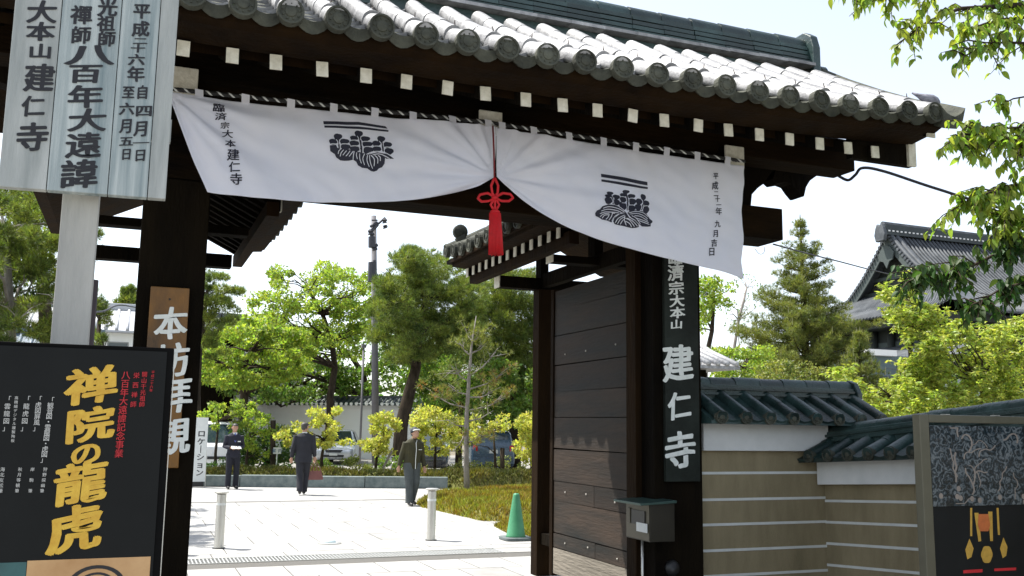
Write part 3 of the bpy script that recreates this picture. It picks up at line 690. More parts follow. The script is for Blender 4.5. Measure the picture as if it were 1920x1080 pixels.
cap_wall('lower ochre wall flaring towards the street behind the framed notice board', (6.3,7.6,0), (.117,-.993,0), (-.993,-.117,0), 4.6, 0, (1.135,1.365), 1.345, (1.50,), tilt=.062, rtilt=.11, stripes=(.98,.78,.58,.38,.18), foff=.1, eoff=.3, roff=-.08, sp=.235, band=.13, s0f=.0, phase=.0, rs0=-.12, rlen=4.7)
cap_wall('ochre garden wall left of the left gate pillar behind the notice boards', (-3.2,7.6,0), (1,0,0), (0,-1,0), 3.18, 0, (1.455,1.745), 1.70, (1.93,), stripes=(1.25,1.01,.785,.555,.33,.11), s0f=0, band=.14, eoff=.34)
# ================================================================== BANNER, ROPE, TASSEL
BY = 6.80
GA = at(927, 334, Y=BY)
GL = at(316, 178, Y=BY)
def ripple(x, z):
    a = 0
    for (c, sg, k1, A) in ((GA, 1, 6, .020), (GL, 1, 5, .024)):
        dx, dz = x-c.x, z-c.z; r = math.hypot(dx, dz)+1e-4; th = math.atan2(dz, abs(dx))
        a += A*(math.sin(k1*th*2.2+.8+(1.3 if dx < 0 else 0))+.5*math.sin(k1*th*4.7+2))*min(1, r*3)*math.exp(-r*.85)
        a += .010*math.sin(th*40)*math.exp(-r*7)*min(1, r*10)+.006*noise.noise((x*5, z*9+x*3, 3))
    a += .02*math.sin(x*2.1+z*3)+.008*math.sin(x*6+z*4+1)
    return a
def by(x, z, l=0): return BY-.03+ripple(x, z)-l
bt = thing('gate_banner', (2.5, BY, 4.0), 'wide white cloth banner with black crests gathered in the middle under the gate eaves', 'banner')
def coons(top, bot, left, right, nu, nv):
    def ev(pl, t):
        seg = [0]; 
        for a, b in zip(pl, pl[1:]): seg.append(seg[-1]+math.hypot(a[0]-b[0], a[1]-b[1]))
        d = t*seg[-1]
        # catmull-rom on chord length
        for i in range(len(pl)-1):
            if d <= seg[i+1]+1e-9:
                u = (d-seg[i])/max(1e-9, seg[i+1]-seg[i]); p0 = pl[max(i-1,0)]; p1 = pl[i]; p2 = pl[i+1]; p3 = pl[min(i+2, len(pl)-1)]
                return tuple(.5*(2*b+(c-a)*u+(2*a-5*b+4*c-d_)*u*u+(3*b-a-3*c+d_)*u**3) for a, b, c, d_ in zip(p0, p1, p2, p3))
        return pl[-1]
    out = []
    for j in range(nv+1):
        v = j/nv
        for i in range(nu+1):
            u = i/nu; T, B, Lf, R = ev(top, u), ev(bot, u), ev(left, v), ev(right, v)
            out.append(tuple((1-v)*T[k]+v*B[k]+(1-u)*Lf[k]+u*R[k]-((1-u)*(1-v)*top[0][k]+u*(1-v)*top[-1][k]+(1-u)*v*bot[0][k]+u*v*bot[-1][k]) for k in (0,1)))
    return out
def ropey(x):  # photo height of the banner's top edge
    return 173+(x-313)*(237-173)/(925-313) if x < 925 else 238+(x-925)*(309-238)/(1392-925)
cloth = mat('white_cloth', (.84,.86,.95), .9, 0, 1.6, .25, 220, col2=(.90,.90,.95), coords='World', trans=.34)
def panel(top, bot, left, right, nu=150, nv=44):
    g_ = coons(top, bot, left, right, nu, nv); V = []
    for x, y in g_:
        p = at(x, y, Y=BY); V.append((p.x, by(p.x, p.z), p.z))
    F = [(j*(nu+1)+i, j*(nu+1)+i+1, (j+1)*(nu+1)+i+1, (j+1)*(nu+1)+i) for j in range(nv) for i in range(nu)]
    o = MB().add(V, F).build('cloth_panel', cloth, bt, smooth=True, flip=False)
    md = o.modifiers.new('thick', 'SOLIDIFY'); md.thickness = .002; return o
sag = lambda a, b: [(a+(b-a)*i/8, ropey(a+(b-a)*i/8)+3+2*math.sin(PI*i/8)) for i in range(9)]
panel(sag(313, 925), [(388,363),(430,369),(480,374),(545,379),(620,381),(700,381),(770,376),(830,366),(870,357),(893,351),(905,345),(924,334)], [(313,176),(322,200),(338,243),(362,305),(388,363)], [(925,240),(926,270),(925,300),(924,334)])
panel(sag(926, 1392), [(927,334),(945,352),(975,378),(1015,404),(1060,427),(1110,447),(1160,464),(1210,478),(1260,490),(1310,501),(1350,510),(1390,524)], [(926,241),(927,270),(927,300),(927,334)], [(1392,312),(1393,350),(1390,400),(1391,450),(1386,490),(1390,524)])
for x in (373,460,545,625,702,773,846,913,939,998,1064,1129,1190,1248,1305,1362):
    a = at(x, ropey(x)-9, Y=BY); b_ = at(x, ropey(x)+6, Y=BY); w_ = .028
    yb = by(b_.x, b_.z, .004); ya = BY-.028
    MB().quad((a.x-w_, ya, a.z+.004), (a.x+w_, ya, a.z), (b_.x+w_, yb, b_.z-.004), (b_.x-w_, yb, b_.z)).quad((a.x-w_, ya, a.z+.004), (a.x+w_, ya, a.z), (a.x+w_, BY+.02, a.z-.012), (a.x-w_, BY+.02, a.z-.01)).build('hanging_loop', cloth, bt, flip=False)
rope = thing('twisted_rope', (2.5, BY, 4.0), 'black and white twisted rope holding the banner along the gate beam ends', 'rope')
for q, m_ in ((0, black_m), (PI, cream), (PI/2, black_m), (-PI/2, black_m)):
    pts = []
    for i in range(900):
        x = 306+i*(1396-306)/899; p = at(x, ropey(x)-7, Y=BY); t = q+i*.36
        pts.append(p+Vector((0, math.cos(t)*.0085, math.sin(t)*.0085)))
    MB().tube(pts, .0085, 4).build('strand', m_, rope, smooth=True)
# print on the banner
fb_ = lambda u, v, l=0: (u, by(u, v, .006+l), v)
write(put([('臨',409,206,17,1.3),('済',413,222,15,1.4),('宗',421,238,12,1.4),('大',426,253,16,1.3),('本',431,272,17,1.2),('建',436,294,24),('仁',438,317,22),('寺',441,340,24)], BY), fb_, 'lettering', ink_navy, bt, .01, .022, .12)
write(put([('平',1339,331,13),('成',1338,349,16),('二',1340,364,12),('十',1343,374,12),('一',1345,385,12),('年',1345,397,15),('九',1341,421,14),('月',1338,439,15),('吉',1334,457,15),('日',1330,473,17)], BY), fb_, 'lettering', ink_navy, bt, .01, .02, .12)
def decal(polys, ox, oy, k, name, m, lift):
    mb = MB()
    for pl in polys:
        vs = [at(ox+x*k, oy+y*k, Y=BY) for x, y in pl]; mb.add([(p.x, by(p.x, p.z, lift), p.z) for p in vs], [tuple(range(len(vs)))])
    me = mb.mesh(name, m, (0,0,0), flip=False); b = bmesh.new(); b.from_mesh(me); bmesh.ops.triangulate(b, faces=b.faces)
    bmesh.ops.subdivide_edges(b, edges=[e for e in b.edges if e.calc_length() > .06], cuts=2); bmesh.ops.triangulate(b, faces=b.faces)
    for v in b.verts: v.co.y = by(v.co.x, v.co.z, lift)
    b.to_mesh(me); b.free(); a = np.array([v.co[:] for v in me.vertices]); c = a.mean(0); me.transform(Matrix.Translation(-Vector(c))); link(name, me, c, bt)
def scal(cx, cy, rx, ry, n=5, amp=.13, ph=0, m_=30): return [(cx+rx*math.cos(t)*(1+amp*abs(math.cos(n*t/2+ph))-amp/2), cy+ry*math.sin(t)*(1+amp*abs(math.cos(n*t/2+ph))-amp/2)) for t in [2*PI*i/m_ for i in range(m_)]]
def stroke(pts, w):
    P = []; out = []
    for i in range(len(pts)-1):
        for t in range(5):
            u = t/5; p0 = pts[max(i-1,0)]; p1 = pts[i]; p2 = pts[i+1]; p3 = pts[min(i+2, len(pts)-1)]
            P.append(tuple(.5*(2*b+(c-a)*u+(2*a-5*b+4*c-d)*u*u+(3*b-a-3*c+d)*u**3) for a, b, c, d in zip(p0, p1, p2, p3)))
    P.append(pts[-1]); Lf, R = [], []
    for i, p in enumerate(P):
        a = P[max(i-1,0)]; b = P[min(i+1, len(P)-1)]; d = math.hypot(b[0]-a[0], b[1]-a[1])+1e-6; nx, ny = -(b[1]-a[1])/d, (b[0]-a[0])/d
        ww = w/2*(1 if 0 < i < len(P)-1 else .5); Lf.append((p[0]+nx*ww, p[1]+ny*ww)); R.append((p[0]-nx*ww, p[1]-ny*ww))
    return Lf+R[::-1]
K = 1/9
# left crest (drawn on a 9x grid of the print)
flo = lambda pts: [scal(x, y, rx*1.12, ry*1.12, 3, .2, .4) for x, y, rx, ry in pts]
decal([[(45,80),(640,90),(1100,157),(1135,197),(640,140),(50,134)], [(60,156),(640,168),(1150,223),(1148,252),(640,209),(64,192)]], 600, 220, K, 'crest_bars', ink_navy, .0065)
decal(flo([(283,352,60,48),(208,435,66,42),(392,435,70,42),(408,525,74,44),(640,292,60,50),(562,372,66,38),(752,378,68,40),(560,462,74,42),(782,470,78,44),(574,555,78,42),(795,572,78,50),(1020,378,58,46),(938,458,62,44),(1125,475,66,44),(945,555,64,44),(1148,590,66,52)])
      +[[(145,500),(250,490),(275,540),(330,560),(420,550),(560,585),(545,730),(480,745),(400,748),(330,740),(260,690),(235,640),(160,590)], [(560,590),(690,610),(800,640),(960,612),(1130,640),(1235,715),(1100,712),(1085,690),(1080,790),(1040,850),(985,870),(950,910),(900,926),(850,915),(790,870),(700,860),(630,820),(600,760),(545,730)]]
      +[stroke([(283,352),(295,450),(305,560)], 26), stroke([(640,292),(670,450),(690,620)], 30), stroke([(1020,378),(1040,480),(1050,600)], 26)], 600, 220, K, 'crest', ink_navy, .0065)
decal([stroke(p, 13) for p in ([(290,640),(300,590),(345,548)], [(325,680),(340,620),(380,570)], [(370,660),(400,620),(430,585)], [(420,675),(460,630),(490,585)], [(475,680),(515,630),(545,590)], [(545,735),(548,660),(560,590)],
      [(605,610),(600,660),(620,720)], [(655,625),(660,710),(690,790)], [(740,630),(712,710),(745,815)], [(790,650),(785,740),(825,845)], [(820,650),(840,760),(880,875)], [(840,650),(905,720),(905,835)], [(905,655),(960,710),(965,790)], [(960,660),(1000,690),(1005,750)], [(770,640),(880,600),(1050,605),(1200,680)], [(870,650),(1000,640),(1160,712)],
      [(250,400),(275,430),(285,490)], [(325,395),(308,430),(306,480)], [(160,475),(260,480),(288,540)], [(470,475),(340,480),(325,550)], [(610,330),(630,360),(640,410)], [(690,330),(672,360),(672,405)], [(500,412),(620,412),(655,490)], [(840,425),(710,430),(690,500)], [(500,510),(630,510),(662,600)], [(870,515),(730,520),(708,620)], [(985,415),(1020,460),(1020,500)], [(1080,430),(1055,450),(1055,500)], [(890,505),(1000,510),(1030,590)], [(1200,520),(1080,520),(1065,590)])], 600, 220, K, 'crest_veins', cloth, .0085)
# right crest
decal([[(285,75),(700,128),(1095,200),(1100,258),(700,190),(290,132)], [(292,170),(700,225),(1105,285),(1105,318),(700,272),(294,206)]], 1090, 320, K, 'crest_bars', ink_navy, .0065)
decal(flo([(435,405,50,28),(395,455,52,26),(540,468,56,38),(390,535,60,52),(530,560,52,48),(715,375,52,28),(668,430,52,30),(810,450,54,36),(662,508,54,44),(815,540,60,52),(640,620,64,64),(785,655,64,54),(1013,460,42,48),(935,540,48,48),(1058,570,46,48),(912,640,52,50),(1040,675,50,60)])
      +[[(175,745),(200,700),(250,680),(290,630),(380,602),(480,610),(560,640),(640,690),(680,745),(600,740),(520,790),(470,860),(445,900),(380,870),(290,850),(230,810),(185,790)], [(680,740),(730,820),(830,870),(895,930),(905,975),(850,990),(780,995),(700,975),(640,960),(570,945),(500,930),(475,880),(500,820),(580,760)], [(700,745),(760,700),(880,692),(980,705),(1050,750),(1100,830),(1150,870),(1140,900),(1115,915),(1115,960),(1060,968),(960,965),(900,920),(830,860),(740,810)]]
      +[stroke([(435,405),(465,500),(460,600)], 24), stroke([(715,375),(740,520),(700,700)], 26), stroke([(1013,460),(1000,580),(960,690)], 24)], 1090, 320, K, 'crest', ink_navy, .0065)
decal([stroke(p, 11) for p in ([(300,665),(400,640),(560,680),(650,735)], [(270,710),(380,680),(520,705),(600,740)], [(250,755),(340,725),(460,730),(560,745)], [(255,805),(310,760),(400,745),(500,748)], [(290,830),(330,780),(400,770)], [(350,850),(390,810),(410,760)], [(400,865),(445,800),(460,750)], [(450,880),(500,800),(560,760)],
      [(655,780),(560,830),(505,910)], [(655,810),(590,850),(545,925)], [(650,850),(620,880),(590,935)], [(660,790),(655,860),(690,950)], [(660,830),(740,870),(830,975)], [(670,880),(740,920),(780,980)], [(690,830),(790,880),(880,965)], [(720,745),(860,715),(990,735),(1070,800)], [(740,765),(880,750),(1000,790),(1060,840)], [(770,790),(850,830),(930,930)], [(820,790),(930,800),(1060,870)], [(840,830),(930,850),(1080,900)], [(870,860),(960,890),(1090,930)], [(700,760),(760,830),(840,870)], [(560,640),(620,680),(650,720)],
      [(440,480),(455,530),(450,580)], [(495,480),(475,530),(470,585)], [(620,570),(700,580),(700,690)], [(840,600),(745,610),(720,690)], [(625,455),(710,470),(722,550)], [(860,480),(770,490),(760,590)], [(975,500),(995,540),(985,590)], [(950,590),(975,620),(955,680)], [(1080,610),(1010,620),(985,680)])], 1090, 320, K, 'crest_veins', cloth, .0085)
# tassel
red = mat('red_silk', (.55,.006,.012), .6, .15, 30); drk = mat('dark_red_cord', (.16,.008,.012), .7, .2, 30)
ts = thing('red_tassel', (2.55, BY-.1, 3.0), 'bright red silk tassel with a flower knot hanging at the middle of the banner', 'tassel')
T = lambda x, y: at(x, y, Y=BY-.1)
MB().tube([T(924,236), T(926,280), T(927,334)], .0075, 6).build('pull_cord', drk, ts, smooth=True)
kn_ = MB()
for pts in ([(927,334),(921,348),(923,362),(928,369),(933,362),(934,348),(928,334)], [(928,369),(914,362),(900,365),(896,372),(903,378),(916,377),(928,372)], [(929,369),(943,362),(957,364),(962,371),(954,377),(941,377),(930,372)], [(927,372),(920,384),(926,394)], [(929,372),(936,384),(930,394)], [(928,368),(928,382),(928,396)]):
    P = [T(*p) for p in pts]; kn_.tube([P[0]]+[q for a, b in zip(P, P[1:]) for q in ((a+b)/2, b)], .0105, 6)
kn_.lathe(T(928,371)-Vector((0,0,0)), [(.01,-.02),(.026,-.012),(.028,.006),(.012,.02)], 10)
kn_.build('knot', red, ts, smooth=True)
tm = MB(); c0, c1 = T(928,395), T(930,477); n = 26
for i in range(60):
    a = 2*PI*i/60; rr = .042 if i % 2 else .048; tm.tube([c0.lerp(c1, .0)+Vector((math.cos(a)*rr*.35, math.sin(a)*rr*.35, 0)), c0.lerp(c1, .07)+Vector((math.cos(a)*rr*.85, math.sin(a)*rr*.85, 0)), c0.lerp(c1, .5)+Vector((math.cos(a)*rr, math.sin(a)*rr, 0)), c1+Vector((math.cos(a)*rr*1.12, math.sin(a)*rr*1.12, random.uniform(-.006,.006)))], .0055, 4)
tm.build('fringe', red, ts, smooth=True)
MB().lathe(c0.lerp(c1, .03), [(.03,-.012),(.038,-.006),(.038,.006),(.025,.014)], 14).build('collar', red, ts, smooth=True)

# ================================================================== NAME BOARDS ON THE PILLARS
ns = thing('name_board', (4.56, 7.37, 1.2), 'tall black board with raised white temple characters on the right gate pillar', 'sign')
a0, a1 = at(1243, 480, Y=7.35), at(1306, 899, Y=7.35)
grn = mat('board_black', (.010,.012,.010), .7, 0, 4, .3, 30, spec=.15, col2=(.024,.03,.025), coords='World')
MB().box(4.385, 4.735, 7.35, 7.396, 1.19, 3.36).build('board', grn, ns, bevel=.006)
wch = mat('white_character_paint', (.62,.66,.62), .7, 0, 14, 0, 40, col2=(.78,.8,.77), coords='World')
write(put([('臨',1266,480,34),('濟',1267,511,33,1.1),('宗',1268,540,26,1.35),('大',1269,564,24,1.4),('本',1270,586,23,1.5),('山',1268,608,19,1.5),('建',1271,680,74),('仁',1274,760,56),('寺',1275,844,76)], 7.35), yplane(7.349), 'lettering', wch, ns, .018, .034, .14)
nl_ = thing('name_board', (.21, 7.37, 1.3), 'orange-brown wooden board with white characters on the left gate pillar', 'sign')
obr = mat('orange_board', (.06,.03,.008), .5, 0, 2.5, .2, 30, col2=(.30,.13,.012), streak=(1,1,.5), coords='World', mixbias=.55)
MB().box(.075, .345, 7.36, 7.396, 1.32, 2.63).build('board', obr, nl_, bevel=.006)
write(put([('本',320,606,66),('坊',323,675,68),('拝',326,742,72),('観',322,818,74)], 7.36), yplane(7.359), 'lettering', wch, nl_, .02, .03, .14)
MB().lathe((.21,7.36,2.54), [(.008,-.0),(.007,-.006),(.001,-.008)], 8, axis='y').build('nail', black_m, nl_)

# ================================================================== WOODEN NOTICE TABLET
tb_ = thing('notice_tablet', (-.25, 4.25, 0), 'large weathered pale wooden tablet on a square post with black brush writing', 'sign')
pale_w = mat('weathered_pale_wood', (.22,.245,.24), .85, 0, 5, .4, 60, spec=.2, col2=(.56,.575,.55), streak=(1.4,1,.16), coords='World', detail=9)
blue_w = mat('blue_stained_wood', (.13,.19,.21), .85, 0, 5, .4, 60, spec=.2, mixbias=.45, col2=(.54,.585,.57), streak=(4.5,1,.16), coords='World', detail=6)
TY = 4.2
xs_ = [-.555, -.335, -.03, .075]; 
xs_ = [-.556, at(100,200,Y=4.2).x, at(214,200,Y=4.2).x, at(288,200,Y=4.2).x, .078]
for i, (xa, xb) in enumerate(zip(xs_, xs_[1:])):
    zb0 = 2.568+.012*i; 
    MB().add([(x, y, z) for y in (TY, TY+.05) for x, z in ((xa+.0015,2.572+(xa+.556)*.02),(xb-.0015,2.572+(xb+.556)*.02),(xb-.0015,3.95),(xa+.0015,3.95))], [(0,1,2,3),(7,6,5,4)]+[(j,(j+1)%4,(j+1)%4+4,j+4) for j in range(4)]).build('board', (pale_w, blue_w, blue_w, pale_w)[i], tb_, bevel=.003)
MB().box(-.56, .082, TY+.052, TY+.09, 2.85, 2.95).build('rail', pale_w, tb_)
MB().box(-.56, .082, TY+.052, TY+.09, 3.7, 3.8).build('rail', pale_w, tb_)
MB().box(-.325, -.185, TY+.092, TY+.22, 0, 3.9).build('post', mat('post_wood', (.30,.30,.28), .85, 0, 4, .4, 50, col2=(.50,.49,.45), streak=(1.5,1,.2), coords='World'), tb_, bevel=.004)
tl = [('大',79,22,46,1.1),('本',76,59,38,1.3),('山',76,96,31,1.3),('建',74,146,56),('仁',63,199,42),('寺',61,257,58),
 ('禪',153,28,38),('師',152,66,36),('光',202,14,36),('祖',199,44,32),('師',200,73,32),
 ('八',170,102,44,1.9),('百',160,138,38,1.55),('年',160,181,46,1.35),('大',164,225,46,1.45),('遠',157,272,52,1.2),('諱',149,326,58,1.1),
 ('平',266,21,32),('成',264,54,32),('二',263,77,15,1.7),('十',259,91,17,1.5),('六',256,112,23,1.3),('年',255,139,32),
 ('自',267,173,28,.8),('四',270,208,24,1.3),('月',265,241,32,.85),('一',264,268,14,2.1),('日',263,291,25,.9),
 ('至',241,173,26,.85),('六',238,204,25,1.1),('月',237,236,30,.8),('五',237,265,20,1.25),('日',237,289,24,.8)]
write(put(tl, TY), yplane(TY), 'lettering', ink, tb_, .008, .034, .16)

# ================================================================== EXHIBITION POSTER (left)
PY = 3.8
po = thing('exhibition_poster', (-.3, 3.83, 0), 'black poster board with large golden brush characters below the wooden tablet', 'poster')
MB().box(-1.0, .137, PY+.004, PY+.05, .15, 1.925).build('frame', mat('frame_black', (.006,.006,.006), .8, .2, 4, spec=.05), po, bevel=.004)
pblk = mat('poster_black', (.010,.011,.011), .6, .2, 4, spec=.15)
tz = .015
MB().box(-.98, .112, PY, PY+.003, .25, 1.91).build('print', pblk, po)
MB().box(.1385, .1415, PY+.01, PY+.02, .2, 1.9).build('metal_edge', steel, po)
for x in (-.95, .08): MB().box(x, x+.05, PY+.052, PY+.1, 0, 1.8).build('leg', black_m, po)
gold = mat('gold_print', (.55,.30,.02), .5, 0, 22, 0, 40, col2=(.72,.47,.05), coords='World')
redp = mat('red_print', (.50,.012,.02), .5, .1, 10); whp = mat('white_print', (.55,.55,.52), .6, .1, 10)
fp = yplane(PY-.0005)
write(put([('禅',172,722,74,1.25),('院',168,795,68,1.3),('の',162,850,48,1.2),('龍',152,905,82,1.15),('虎',142,990,92,1.1)], PY), fp, 'title', gold, po, .015, .042, .18)
rdc = []
def col(s, x0, y0, x1, y1, h, ws=.95):
    n = len(s); return [(c, x0+(x1-x0)*i/max(1,n-1), y0+(y1-y0)*i/max(1,n-1), h, ws) for i, c in enumerate(s) if c != ' ']
write(put(col('八百年大遠諱記念事業',236,703,223,850,17)+col('栄西禅師',256,704,250,758,12)+col('開山千光祖師',271,702,266,758,11)+col('平成二十六年',287,698,283,732,6.5), PY), fp, 'red_lettering', redp, po, .012, .01, .05)
wh = col('︽観音図・雲龍図・虎図︾'.replace('︽','「').replace('︾','」'),96,750,82,862,12)+col('「虎図屏風」',73,748,68,803,12)+col('「龍虎図」',51,748,45,803,12)+col('「雲龍図」',15,748,11,803,12)+col('高精細デジタル複製陶板',31,746,24,826,7)
wh += col('狩野探幽筆',85,880,79,920,8)+col('岸駒筆',61,880,57,920,8)+col('秋月等観筆',38,880,32,920,8)+col('海北友松筆',5,880,1,920,9)
write(put(wh, PY), fp, 'white_lettering', whp, po, .004)
orp = mat('golden_paper', (.42,.23,.09), .5, 0, 5, 0, 40, col2=(.58,.36,.17), coords='World')
q0, q1 = at(52, 1046, Y=PY), at(283, 1037, Y=PY)
MB().box(q0.x, q1.x, PY-.002, PY-.0006, .6, q1.z-.012).build('picture', orp, po)
MB().box(-.98, q0.x-.002, PY-.002, PY-.0006, .6, q1.z-.016).build('picture', mat('teal_paper', (.03,.10,.10), .5, .3, 8), po)
ar = MB()
for r_, w_ in ((.075,.012),(.05,.008)):
    c_ = at(180, 1100, Y=PY); ar.add([(c_.x+rr*math.cos(t)*1.3, PY-.0028, c_.z+rr*math.sin(t)) for t in [PI*i/16 for i in range(17)] for rr in (r_, r_-w_)], [(2*i, 2*i+2, 2*i+3, 2*i+1) for i in range(16)])
ar.build('brush_stroke', ink, po, flip=False)

# ================================================================== FRAMED NOTICE BOARD (right)
NY = 5.2
nb = thing('framed_board', (5.7, 5.25, 0), 'grey metal framed board with dark swirling cloud picture and hanging gold lantern', 'notice board')
frm = mat('grey_frame_paint', (.10,.095,.065), .45, .1, 6, coords='World', metal=.2)
X0, X1, Z0, Z1 = 5.155, 6.33, .45, 1.775
MB().box(X0, X0+.085, NY, NY+.07, 0, Z1).build('frame_side', frm, nb, bevel=.005)
MB().box(X1-.085, X1, NY, NY+.07, 0, Z1).build('frame_side', frm, nb, bevel=.005)
MB().box(X0+.086, X1-.086, NY+.001, NY+.07, Z1-.055, Z1).build('frame_top', frm, nb, bevel=.005)
MB().box(X0+.086, X1-.086, NY+.001, NY+.07, .35, .42).build('frame_bottom', frm, nb, bevel=.005)
for x in (5.42, 5.9): MB().box(x-.02, x+.02, NY+.0, NY+.05, Z1+.001, Z1+.006).build('clip', steel, nb)
pc = bpy.data.materials.new('swirl_print'); pc.use_nodes = True; t = pc.node_tree; N = t.nodes; L = t.links
g_ = N.new('ShaderNodeNewGeometry'); n1 = N.new('ShaderNodeTexNoise'); n1.inputs['Scale'].default_value = 4; n1.inputs['Detail'].default_value = 8; n1.inputs['Distortion'].default_value = 2.2
L.new(g_.outputs['Position'], n1.inputs['Vector'])
vo = N.new('ShaderNodeTexVoronoi'); vo.feature = 'DISTANCE_TO_EDGE'; vo.inputs['Scale'].default_value = 26
mxv = N.new('ShaderNodeMixRGB'); mxv.inputs[0].default_value = .35; L.new(g_.outputs['Position'], mxv.inputs[1]); L.new(n1.outputs['Color'], mxv.inputs[2]); L.new(mxv.outputs[0], vo.inputs['Vector'])
wv = N.new('ShaderNodeTexWave'); wv.wave_type = 'RINGS'; wv.inputs['Scale'].default_value = 7; wv.inputs['Distortion'].default_value = 22; wv.inputs['Detail'].default_value = 4; wv.inputs['Detail Scale'].default_value = 1.6; L.new(g_.outputs['Position'], wv.inputs['Vector'])
cr = N.new('ShaderNodeValToRGB'); e = cr.color_ramp.elements; e[0].position = .25; e[0].color = (.004,.008,.01,1); e[1].position = .8; e[1].color = (.11,.13,.14,1)
e2 = cr.color_ramp.elements.new(.5); e2.color = (.012,.026,.036,1)
mm = N.new('ShaderNodeMath'); mm.operation = 'MULTIPLY_ADD'; L.new(wv.outputs['Fac'], mm.inputs[0]); mm.inputs[1].default_value = .55; L.new(n1.outputs['Fac'], mm.inputs[2])
m2 = N.new('ShaderNodeMath'); m2.operation = 'SUBTRACT'; L.new(mm.outputs[0], m2.inputs[0]); m2.inputs[1].default_value = .28; L.new(m2.outputs[0], cr.inputs[0])
m3 = N.new('ShaderNodeMixRGB'); m3.blend_type = 'ADD'; vr = N.new('ShaderNodeValToRGB'); vr.color_ramp.elements[0].color = (.07,.065,.06,1); vr.color_ramp.elements[0].position = .0; vr.color_ramp.elements[1].position = .05; vr.color_ramp.elements[1].color = (0,0,0,1)
L.new(vo.outputs['Distance'], vr.inputs[0]); m3.inputs[0].default_value = 1; L.new(cr.outputs[0], m3.inputs[1]); L.new(vr.outputs[0], m3.inputs[2])
L.new(m3.outputs[0], N['Principled BSDF'].inputs['Base Color']); N['Principled BSDF'].inputs['Roughness'].default_value = .3
MB().box(X0+.087, X1-.087, NY+.02, NY+.04, .421, 1.7).build('backing', pblk, nb)
zc = at(1760, 950, Y=NY).z
MB().box(X0+.1, X1-.1, NY+.014, NY+.019, zc, 1.7).build('picture', pc, nb)
sq = MB(); rg = random.Random(12); cre = mat('cream_print', (.22,.19,.165), .5, .15, 9)
fx = lambda u, v, l: (X0+.1+u*.97, NY+.0135-l, zc+v*(1.7-zc))
for k in range(16):
    u, v = rg.uniform(.03,.95), rg.uniform(.05,.9); a = rg.uniform(.6,2.6); pts = []
    for i in range(7):
        pts.append((u, v)); a += rg.uniform(-.9,.9); u += math.cos(a)*.035; v += math.sin(a)*.065
    pts = [(min(.98,max(.02,x)), min(.97,max(.03,y))) for x, y in pts]; st = stroke(pts, rg.uniform(.008,.018)); h = len(st)//2
    sq.add([fx(x, y, .0002*k/16) for x, y in st], [(i, i+1, 2*h-2-i, 2*h-1-i) for i in range(h-1)])
for k in range(9):
    cx, cy = rg.uniform(.05,.95), rg.uniform(.0,.2); sq.add([fx(cx+.02*math.cos(t_), cy+.03+.035*math.sin(t_), .0005+k*.0001) for t_ in [2*PI*i/12 for i in range(12)]], [tuple(range(12))])
sq.build('cream_lines', cre, nb, flip=False, kind='stuff')
lan = MB(); yel = mat('yellow_print', (.45,.27,.04), .5, .2, 30)
def LX(x, y, l=.0):
    if y < 1060: x, y = 1850+(x-1850)*1.3, 1000+(y-1000)*1.15-4
    return LX_(x, y, l)
LX_ = lambda x, y, l=.0: (at(x, y, Y=NY+.0195).x, NY+.0185-l, at(x, y, Y=NY+.0195).z)
for pl in ([(1832,970),(1838,970),(1842,1016),(1838,1017)], [(1852,968),(1858,968),(1859,1016),(1855,1016)], [(1826,962),(1829,962),(1829,1008),(1826,1008)], [(1864,962),(1867,962),(1869,1006),(1866,1006)], [(1825,1012),(1831,1028),(1828,1042),(1822,1046),(1819,1030)], [(1874,1010),(1880,1026),(1878,1040),(1873,1044),(1869,1028)]):
    lan.quad(*[LX(x, y) for x, y in pl])
lan.quad(*[LX(x, y, .0005) for x, y in scal(1850,1038,8,14,6,.1)]); lan.build('gold_ornaments', yel, nb, flip=False)
MB().quad(*[LX(x, y, .001) for x, y in [(1838,972),(1852,972),(1855,990),(1852,1000),(1840,1000),(1837,990)]]).build('lantern', mat('orange_print', (.45,.12,.03), .5, .2, 20), nb, flip=False)
MB().quad(*[LX(x, y) for x, y in [(1806,1069),(1842,1067),(1842,1073),(1806,1075)]]).quad(*[LX(x, y) for x, y in [(1864,1066),(1905,1064),(1905,1069),(1864,1071)]]).build('red_caption', redp, nb, flip=False, kind='stuff')
gl = bpy.data.materials.new('board_glass'); gl.use_nodes = True; gb = gl.node_tree; gp = gb.nodes['Principled BSDF']; gp.inputs['Transmission Weight'].default_value = 1; gp.inputs['Roughness'].default_value = .02; gp.inputs['IOR'].default_value = 1.3

# ================================================================== METAL BOX AT THE DOOR
bx = thing('letter_box', (4.26, 7.4, 0), 'small brown metal box with sloping lid and white label on a thin rod', 'box')
bm_ = mat('brown_box_paint', (.022,.019,.012), .45, .12, 8, metal=.3); bmg = mat('grey_box_face', (.085,.075,.052), .45, .12, 8, metal=.3)
MB().box(4.135, 4.375, 7.2, 7.62, .70, 1.02).build('body', bm_, bx, bevel=.004)
MB().box(4.130, 4.1345, 7.21, 7.61, .71, 1.01).build('door', bmg, bx)
MB().add([(x, y, z) for y in (7.17, 7.66) for x, z in ((4.03,1.005),(4.03,1.025),(4.38,1.045),(4.38,1.022))], [(0,1,2,3),(7,6,5,4)]+[(j,(j+1)%4,(j+1)%4+4,j+4) for j in range(4)]).build('lid', mat('lid_metal', (.04,.08,.07), .35, .1, 8, metal=.4), bx, bevel=.003)
MB().box(4.120, 4.1295, 7.27, 7.50, .83, .95).build('slot', black_m, bx)
MB().box(4.117, 4.129, 7.52, 7.58, .83, .96).build('handle_plate', bmg, bx, bevel=.003)
MB().box(4.113, 4.1195, 7.22, 7.40, .775, .85).build('paper_label', cream, bx)
MB().tube([(4.2,7.45,0),(4.2,7.45,.70)], .012, 8).build('rod', steel, bx, smooth=True)
